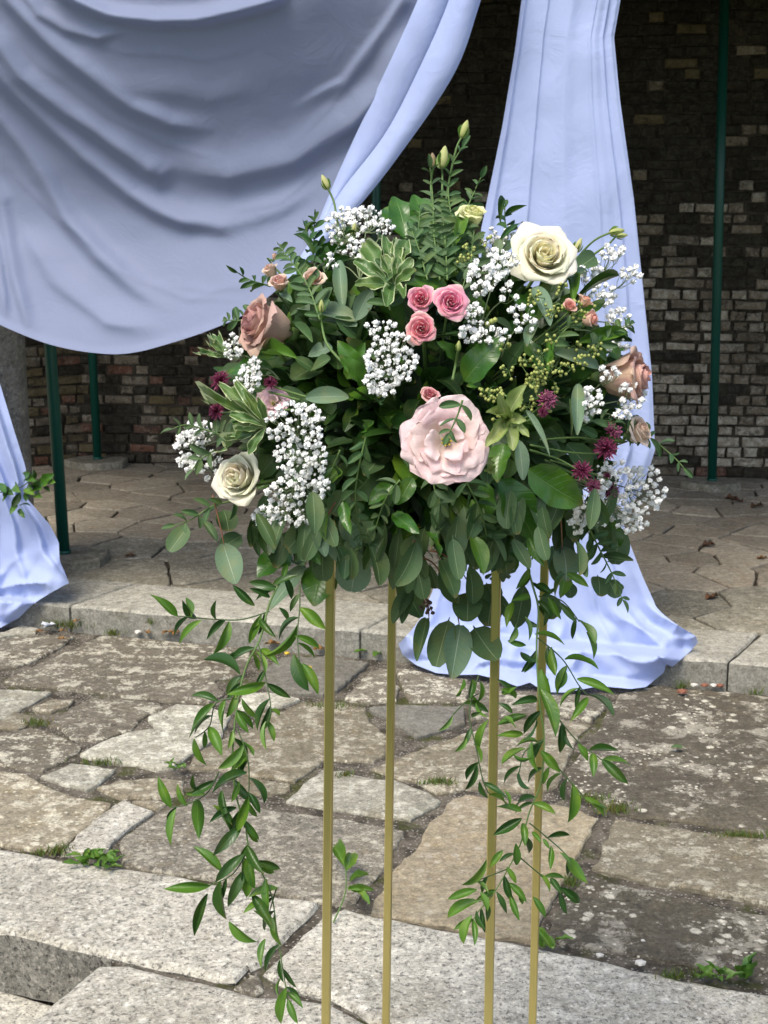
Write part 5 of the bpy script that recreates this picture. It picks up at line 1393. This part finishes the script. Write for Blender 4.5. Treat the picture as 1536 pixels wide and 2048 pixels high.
# ---- astrantia
def astrantia(label, px, py, rad_px, ax, lift, frm, dark=True):
    Z = depth_world(px, py, lift); Rm = rad_px * Z / FPX; rot, w = axis_rot(ax); loc = P(px, py, Z)
    root = empty('astrantia', loc, rot); tag(root, label, 'flower', 'burgundy pincushion flowers')
    SC = Matrix.Scale(Rm, 4); rr = random.Random(int(px))
    mb = MB()
    for i in range(70):
        d = Vector((rr.gauss(0, 1), rr.gauss(0, 1), abs(rr.gauss(0, 1)) * 1.0)).normalized(); L = rr.uniform(.55, .95)
        mb.tube([Vector((0, 0, -.1)), d * L * .6, d * L], .035, .025, 3); ball(mb, d * L, .075 if i % 2 else .06)
    o = bpy.data.objects.new('floret_dome', mb.build('floret_dome', M_burg if dark else M_burg2)); COL.objects.link(o); o.parent = root; o.matrix_basis = SC
    for i in range(14):
        a = i * 2 * math.pi / 14 + rr.uniform(-.1, .1); b = Vector((math.cos(a) * .1, math.sin(a) * .1, -.2)); e = Vector((math.cos(a) * 1.05, math.sin(a) * 1.05, rr.uniform(-.1, .15)))
        o = bpy.data.objects.new('bract', BR[i % 2]); COL.objects.link(o); o.parent = root; o.matrix_basis = SC @ frame(b, e, Vector((0, 0, 1)), .26)
    inv = (Matrix.Translation(loc) @ rot).inverted()
    mb = MB(); pts = [Vector((0, 0, -.15 * Rm)), Vector((0, 0, -Rm))] + [inv @ A(x, y, lift * .4) for x, y in frm]
    mb.tube(spline(pts, 12), .0014, .0016, 6)
    o = bpy.data.objects.new('stem', mb.build('stem', M_stem)); COL.objects.link(o); o.parent = root
BR = [leaf('bract', lance, M_burg2, .2, .3, 0, 0, 6, 1), leaf('bract', lance, M_burg, .2, .3, 0, 0, 6, 2)]
astrantia('largest burgundy pincushion flower at the drape side of the arrangement', 1211, 898, 26, (.1, .3, 1), .09, [(1140, 905), (1060, 890)])
astrantia('paler burgundy pincushion flower just above the largest one', 1224, 864, 23, (.5, .6, .5), .08, [(1150, 875), (1080, 880)], False)
astrantia('burgundy pincushion flower at the tip of the big glossy leaf', 1164, 941, 22, (-.2, .2, 1), .10, [(1120, 920), (1060, 900)])
astrantia('striped burgundy pincushion flower nestled in the lower white spray', 1222, 982, 19, (.3, -.3, 1), .08, [(1180, 960), (1100, 930)], False)
astrantia('small burgundy pincushion flower left of the striped one in the lower spray', 1186, 972, 17, (-.1, .1, 1), .08, [(1150, 950), (1090, 920)], False)
astrantia('tiny burgundy pincushion bud above the striped one', 1214, 952, 9, (.2, .8, .5), .09, [(1180, 945), (1100, 920)])
astrantia('pinkish burgundy flower among yellow green seeds beside the mottled leaves', 1094, 800, 22, (.1, .2, 1), .10, [(1060, 830), (1020, 850)], False)
astrantia('small dark red flower under the pinkish one among the seeds', 1086, 824, 12, (0, -.2, 1), .10, [(1060, 840), (1020, 850)])
astrantia('burgundy flower below the mauve rose, upper of the two at the edge', 442, 762, 24, (-.5, .4, .7), .02, [(520, 780), (600, 800)])
astrantia('burgundy flower at the edge among variegated leaves, lower of the two', 434, 822, 20, (-.5, .1, .7), .01, [(520, 820), (600, 820)])
astrantia('dark burgundy flower deep among leaves right of the small white spray', 541, 766, 15, (-.1, .3, 1), .02, [(600, 790), (640, 800)])

# ---- gypsophila sprays
def floret_mesh(seed):
    q = random.Random(seed); mb = MB(); ball(mb, (0, 0, 0), .72)
    for i in range(16):
        d = Vector((q.gauss(0, 1), q.gauss(0, 1), q.gauss(.25, 1))).normalized(); a = d.orthogonal().normalized(); b = d.cross(a)
        an = q.uniform(0, 6.28); a, b = a * math.cos(an) + b * math.sin(an), b * math.cos(an) - a * math.sin(an)
        c = d * .35; w = q.uniform(.34, .5)
        mb.add([d * .15, c + a * w - d * .05, d * .92 + a * w * .6, d * 1.0 + b * .12, d * .92 - a * w * .6, c - a * w - d * .05, d * .66 + b * w * .5], [(0, 1, 6), (1, 2, 6), (2, 3, 6), (3, 4, 6), (4, 5, 6), (5, 0, 6)])
    return mb.build('floret', M_white)
FLO = [floret_mesh(i) for i in range(5)]
def gyp(label, blobs, anchor, lift, seed, size=8.4):
    q = random.Random(seed); loc = A(*anchor, .0)
    root = empty('gypsophila_spray', loc); tag(root, label, 'flower spray', 'sprays of tiny white flowers')
    mb = MB(); pts = []
    for cx, cy, rx, ry, n in blobs:
        got = 0; tr = 0
        hub = A(cx * .75 + anchor[0] * .25, cy * .75 + anchor[1] * .25, lift * .5)
        mb.tube(spline([loc, loc.lerp(hub, .5) + Vector((0, 0, .006)), hub], 7), .0012, .0009, 5)
        while got < n and tr < 900:
            tr += 1
            a = q.uniform(0, 6.28); k_ = math.sqrt(q.random()); x, y = cx + math.cos(a) * rx * k_, cy + math.sin(a) * ry * k_
            dmin = size * 1.4 if tr < 500 else size * 1.05
            if any((x - p[0]) ** 2 + (y - p[1]) ** 2 < dmin ** 2 for p in pts): continue
            pts.append((x, y)); got += 1
            Z = depth_world(x, y, lift + q.uniform(-.025, .025)); c = P(x, y, Z); s = size * q.uniform(.72, 1.15) * Z / FPX
            if q.random() < .10: s *= .5
            rot = Vector((q.uniform(-.6, .6), -1 + q.uniform(-.4, .4), .5 + q.uniform(-.5, .5))).to_track_quat('Z', 'Y').to_matrix().to_4x4()
            obj('floret', q.choice(FLO), root, Matrix.Translation(c) @ rot @ Matrix.Scale(s, 4))
            mb.tube(spline([hub, hub.lerp(c, .55) + Vector((q.uniform(-.006, .006), 0, -.006)), c], 5), .00055, .00045, 4)
    obj('stem', mb.build('stem', M_gstem), root, Matrix())
gyp('dense white spray in the middle, between the pink trio and the ruffled bloom', [(785, 720, 52, 55, 52), (765, 760, 35, 30, 14), (760, 655, 30, 18, 8)], (790, 800), .09, 1)
gyp('thickest white spray, spilling down beside the creamy white rose', [(590, 850, 60, 45, 44), (600, 915, 52, 45, 36), (590, 985, 62, 30, 30), (565, 1030, 60, 26, 26), (640, 970, 18, 20, 4)], (640, 900), .09, 2)
gyp('open white spray between the pink trio and the large cream rose', [(965, 555, 32, 40, 20), (1000, 525, 35, 25, 14), (1015, 585, 20, 18, 5)], (960, 660), .09, 3, 9.0)
gyp('loose white spray below the large cream rose, behind the glossy leaf', [(1045, 635, 25, 35, 12), (960, 665, 40, 22, 16), (945, 625, 14, 22, 6), (1000, 670, 20, 12, 5)], (1000, 720), .08, 4, 9.0)
gyp('white spray in front of the swag, above the variegated leaves', [(690, 455, 38, 40, 30), (735, 435, 45, 20, 22), (715, 500, 40, 20, 12), (660, 520, 20, 16, 6), (770, 450, 22, 20, 9)], (720, 560), .01, 5)
gyp('airy white spray on wiry stems in front of the long drape', [(1225, 505, 22, 16, 9), (1262, 548, 20, 16, 8), (1185, 545, 28, 22, 12), (1205, 585, 24, 26, 13), (1235, 640, 26, 24, 15), (1235, 690, 20, 14, 5)], (1150, 660), .03, 6)
gyp('white spray across the dusty pink side rose', [(1185, 800, 22, 32, 14), (1265, 790, 26, 32, 13), (1215, 745, 22, 16, 6), (1245, 825, 18, 12, 5), (1170, 825, 14, 14, 4)], (1150, 840), .08, 7)
gyp('large white spray at the lower drape side, around the pincushion flowers', [(1290, 980, 40, 48, 34), (1250, 1020, 40, 30, 18), (1185, 1020, 40, 36, 30), (1225, 945, 34, 26, 16), (1205, 985, 24, 20, 8), (1160, 1050, 20, 18, 8), (1265, 1050, 30, 14, 8)], (1130, 960), .07, 8)
gyp('small white spray farthest out at the side, left of the creamy white rose', [(378, 900, 26, 40, 24), (405, 870, 22, 24, 10), (420, 930, 20, 30, 8), (385, 855, 16, 12, 4)], (480, 880), .01, 9)
gyp('small white spray tucked under the mauve rose', [(495, 755, 24, 30, 22), (465, 695, 16, 26, 16), (510, 730, 10, 12, 5)], (560, 760), .05, 10, 7.2)
gyp('scattered white flowers beside the large cream rose, behind its petals', [(1000, 470, 26, 20, 9), (985, 490, 18, 16, 6)], (1000, 560), .01, 11, 7.6)

# ================================================================== SMALL THINGS
# garland on the gathered drape
gl = empty('leaf_garland', P(20, 985, tplane(20, 985, .34)))
tag(gl, 'leafy green garland tied round the gathered drape', 'garland')
ps = [P(x, y, tplane(x, y, .36)) for x, y in ((-160, 975), (-60, 990), (0, 985), (40, 975), (62, 962), (95, 958))]
mb = MB(); mb.tube(spline(ps, 24), .003, .002, 6); obj('stem', mb.build('stem', M_dstem), gl, Matrix())
gq = random.Random(4)
for x0, y0, x1, y1 in ((40, 985, 22, 1015), (35, 1010, 20, 1030), (40, 1012, 62, 1012), (38, 1018, 50, 1036), (70, 975, 82, 958), (80, 970, 108, 948), (62, 960, 66, 938), (70, 985, 85, 995), (88, 975, 100, 985), (55, 975, 70, 990), (20, 980, 10, 1000), (0, 990, -14, 1008), (50, 960, 60, 945), (30, 970, 42, 985), (75, 965, 62, 948), (95, 962, 112, 965), (10, 975, 28, 990), (-20, 985, -40, 1000), (15, 990, 5, 1005), (60, 985, 52, 1004), (66, 972, 84, 978), (56, 950, 74, 962), (-5, 970, 12, 985), (-60, 980, -40, 965)):
    a, b = P(x0, y0, tplane(x0, y0, .37)), P(x1, y1, tplane(x1, y1, .40 + gq.uniform(-.02, .03)))
    put_leaf(gq.choice(['druscus', 'ruscus', 'salal']), a, b, (b - a).length * .5, gl)

def grd(px, py):
    t = thit(px, py); return CAMP + ray(px, py) * t
# fallen leaves and scraps
def fallen(px, py, size, key, label, ang, cat='leaf', name='fallen_leaf', group=None):
    size *= .8; p = grd(px, py) + Vector((0, 0, .003)); d = Vector((math.cos(ang), math.sin(ang), .0)) * size
    o = obj(name, lr.choice(LV[key]), None, frame(p - d * .5, p + d * .5, Vector((0, 0, 1)) + rv(.25), size * .55))
    tag(o, label, cat, group)
fallen(338, 1267, .075, 'dead', 'orange brown dry leaf curled at the foot of the step', .2)
fallen(352, 1268, .06, 'dead', 'second orange dry leaf beside the curled one at the step', 1.2)
fallen(295, 1266, .05, 'dead', 'small rusty dry leaf against the step riser', 2.0)
fallen(154, 1243, .05, 'dead', 'golden dry leaf caught in the grass tuft by the step', .9)
fallen(125, 1279, .05, 'dead', 'yellow brown dry leaf on the paving near the gathered drape', .1)
fallen(80, 1264, .045, 'dead', 'pale orange dry leaf beside the white scrap', .4)
fallen(125, 1264, .05, 'dead', 'reddish dry leaf between the grass tuft and the yellow brown leaf', .2)
fallen(545, 1290, .08, 'dead', 'long orange dry leaf at the step behind the trailing vine', .1)
fallen(640, 1300, .07, 'dead', 'tan dry leaf at the step beside the nearest brass leg', .2)
fallen(1352, 1497, .055, 'euc', 'single green leaf lying on the dark lichened flagstone', .1)
fallen(722, 1305, .07, 'bright', 'bright green leaf dropped at the foot of the step', .5)
fallen(755, 1312, .07, 'bright', 'second bright green leaf dropped beside the brass leg at the step', 1.1)
fallen(262, 1114, .07, 'deadd', 'dark dry leaf on the stage behind the step', .3)
fallen(1463, 998, .11, 'deadd', 'dark brown leaf on the stage near the green post', .3)
fallen(1475, 1004, .09, 'deadd', 'darkest of the three dry leaves near the green post', 2.2)
fallen(1515, 1015, .12, 'deadd', 'largest dark brown leaf on the stage paving', .6)
fallen(1418, 1092, .10, 'deadd', 'brown curled leaf in the middle of the stage paving', .4)
fallen(1425, 1197, .10, 'deadd', 'thin brown leaf on the front of the stage', .7)
fallen(1525, 1118, .07, 'dead', 'rust coloured leaf at the edge of the stage view', .2)
p = grd(97, 1256); mb = MB()
q = random.Random(2)
for i in range(7):
    d = Vector((q.uniform(-1, 1), q.uniform(-1, 1), q.uniform(0, 1))); c = p + Vector((d.x * .018, d.y * .012, .006 + d.z * .012))
    mb.add([c + Vector((-.016, -.008, 0)), c + Vector((.014, -.010, .006)), c + Vector((.016, .008, -.003)), c + Vector((-.012, .012, .008))], [(0, 1, 2, 3)])
tag(obj('paper_scrap', mb.build('paper_scrap', M_litter)), 'crumpled white scrap lying in the grass at the step', 'scrap')
def pebble(px, py, s, mat, label, name='pebble', cat='pebble'):
    p = grd(px, py); mb = MB(); q = random.Random(int(px))
    mb.add([p + Vector((a[0] * s * q.uniform(.8, 1.2), a[1] * s * q.uniform(.7, 1.1), s * .25 + a[2] * s * .5)) for a in ico], icof)
    tag(obj(name, mb.build(name, mat, False)), label, cat)
pebble(1199, 1912, .010, M_pebble, 'small white pebble in the joint behind the granite nosing')
pebble(1281, 1928, .013, M_pebble, 'larger white pebble in the joint behind the granite nosing')
pebble(1286, 1882, .006, M_pebble, 'tiny white pebble on the dark flagstone')
pebble(1388, 1372, .016, M_pebble, 'white pebble at the foot of the step beside the long drape')
pebble(1427, 1372, .014, M_pebble, 'off white pebble next to the red chips at the step')
pebble(1409, 1372, .015, M_chip, 'dark red brick chip between white pebbles at the step', 'brick_chip', 'brick chip')
pebble(1440, 1373, .015, M_chip, 'red brick chip below the step joint', 'brick_chip', 'brick chip')
pebble(1364, 1385, .020, M_chip, 'loose orange red brick chip lying forward on the flagstone', 'brick_chip', 'brick chip')
pebble(277, 1266, .018, M_pebble, 'pale pebble among dry leaves at the step', )
pebble(618, 1337, .014, M_yellow, 'round orange berry on the grey slab', 'berry', 'berry')
pebble(574, 1308, .013, M_yellow, 'round yellow berry among dry leaves at the step', 'berry', 'berry')
# weeds
def weed(px, py, n, size, key, label, spread=1.0, flat=.4):
    p = grd(px, py); root = empty('weed', p); tag(root, label, 'weed'); q = random.Random(int(px))
    for i in range(n):
        a = q.uniform(0, 6.28); b = p + Vector((q.uniform(-1, 1), q.uniform(-.7, .7), 0)) * size * spread * .6
        d = Vector((math.cos(a), math.sin(a), q.uniform(flat * .3, flat * 1.5))).normalized() * size * q.uniform(.6, 1.1)
        put_leaf(key, b, b + d, size * .38, root, Vector((0, 0, 1)) + rv(.3))
weed(195, 1722, 34, .045, 'bright', 'low leafy weed growing in the joint above the granite block', 1.9, .35)
weed(1482, 1955, 4, .075, 'salal', 'dark green seedling standing in the joint at the lower corner', .3, 2.2)
weed(1425, 1950, 10, .05, 'bright', 'small pale weed beside the dark green seedling', 1.0, .5)
weed(1095, 1890, 9, .05, 'bright', 'little green weed behind the rearmost brass leg', .9, .7)
weed(355, 1535, 14, .028, 'bright', 'tiny weed in the paving joint left of the trailing vine', 1.5, .6)
weed(1270, 1765, 9, .03, 'bright', 'tiny mossy weed beside the tan flagstone corner', 1.2, .5) if False else None
# broken sprig on the ground behind the nearest leg
root = empty('fallen_sprig', G(668, 1845)); tag(root, 'broken leafy vine tip lying on the granite behind the leftmost brass leg', 'sprig')
KG = lambda x, y, h: G(*K5(x, y), h)
mb = MB(); mb.tube(spline([KG(835, 1610, .01), KG(885, 1490, .04), KG(890, 1400, .05), KG(880, 1350, .05)], 12), .0022, .0014, 6)
obj('stem', mb.build('stem', M_stem), root, Matrix())
for x0, y0, x1, y1 in ((885, 1370, 836, 1283), (890, 1388, 916, 1312), (905, 1432, 988, 1405), (898, 1468, 1008, 1470), (945, 1478, 992, 1532), (895, 1460, 980, 1480)):
    a, b = KG(x0, y0, .05), KG(x1, y1, .045)
    put_leaf('bright', a, b, (b - a).length * .30, root, Vector((0, -.6, .8)) + rv(.3))
# grass and moss in the joints
mb = MB(); q = random.Random(8)
for cx, cy, rx, ry, n, h in ((125, 1246, 45, 8, 160, .03), (225, 1262, 20, 4, 60, .025), (1365, 1368, 18, 3, 40, .05), (1510, 1382, 20, 3, 30, .05), (1230, 1612, 40, 10, 150, .022), (1480, 1665, 60, 5, 200, .014), (880, 1557, 35, 5, 120, .014), (120, 1694, 25, 6, 90, .02), (690, 1543, 20, 4, 50, .012), (75, 1440, 25, 8, 120, .012), (200, 1520, 45, 5, 120, .012), (1180, 1590, 40, 8, 120, .014), (1345, 1945, 30, 8, 70, .02), (1400, 1942, 30, 6, 60, .02), (1145, 1758, 16, 10, 70, .022), (660, 1405, 60, 5, 100, .012), (300, 1240, 10, 3, 20, .03), (80, 1700, 30, 4, 60, .015)):
    for i in range(int(n * 1.0)):
        p = grd(cx + q.gauss(0, .5) * rx, cy + q.gauss(0, .5) * ry) - Vector((0, 0, .015)); hh = h * .45 * q.uniform(.5, 1.5) + .013; d = Vector((q.uniform(-.6, .6), q.uniform(-.6, .6), 1)) * hh; s = Vector((q.uniform(-1, 1), q.uniform(-1, 1), 0)) * .0022
        mb.add([p - s, p + s, p + d * .6 + s * .6, p + d], [(0, 1, 2), (0, 2, 3)], None, 0 if q.random() < .7 else 1)
o = obj('joint_grass', mb.build('joint_grass', [plain('joint_grass', (.10, .16, .03), .8, .2), plain('joint_moss', (.13, .12, .02), .9)]))
tag(o, 'short grass and moss growing in the paving joints', 'grass', kind='stuff')
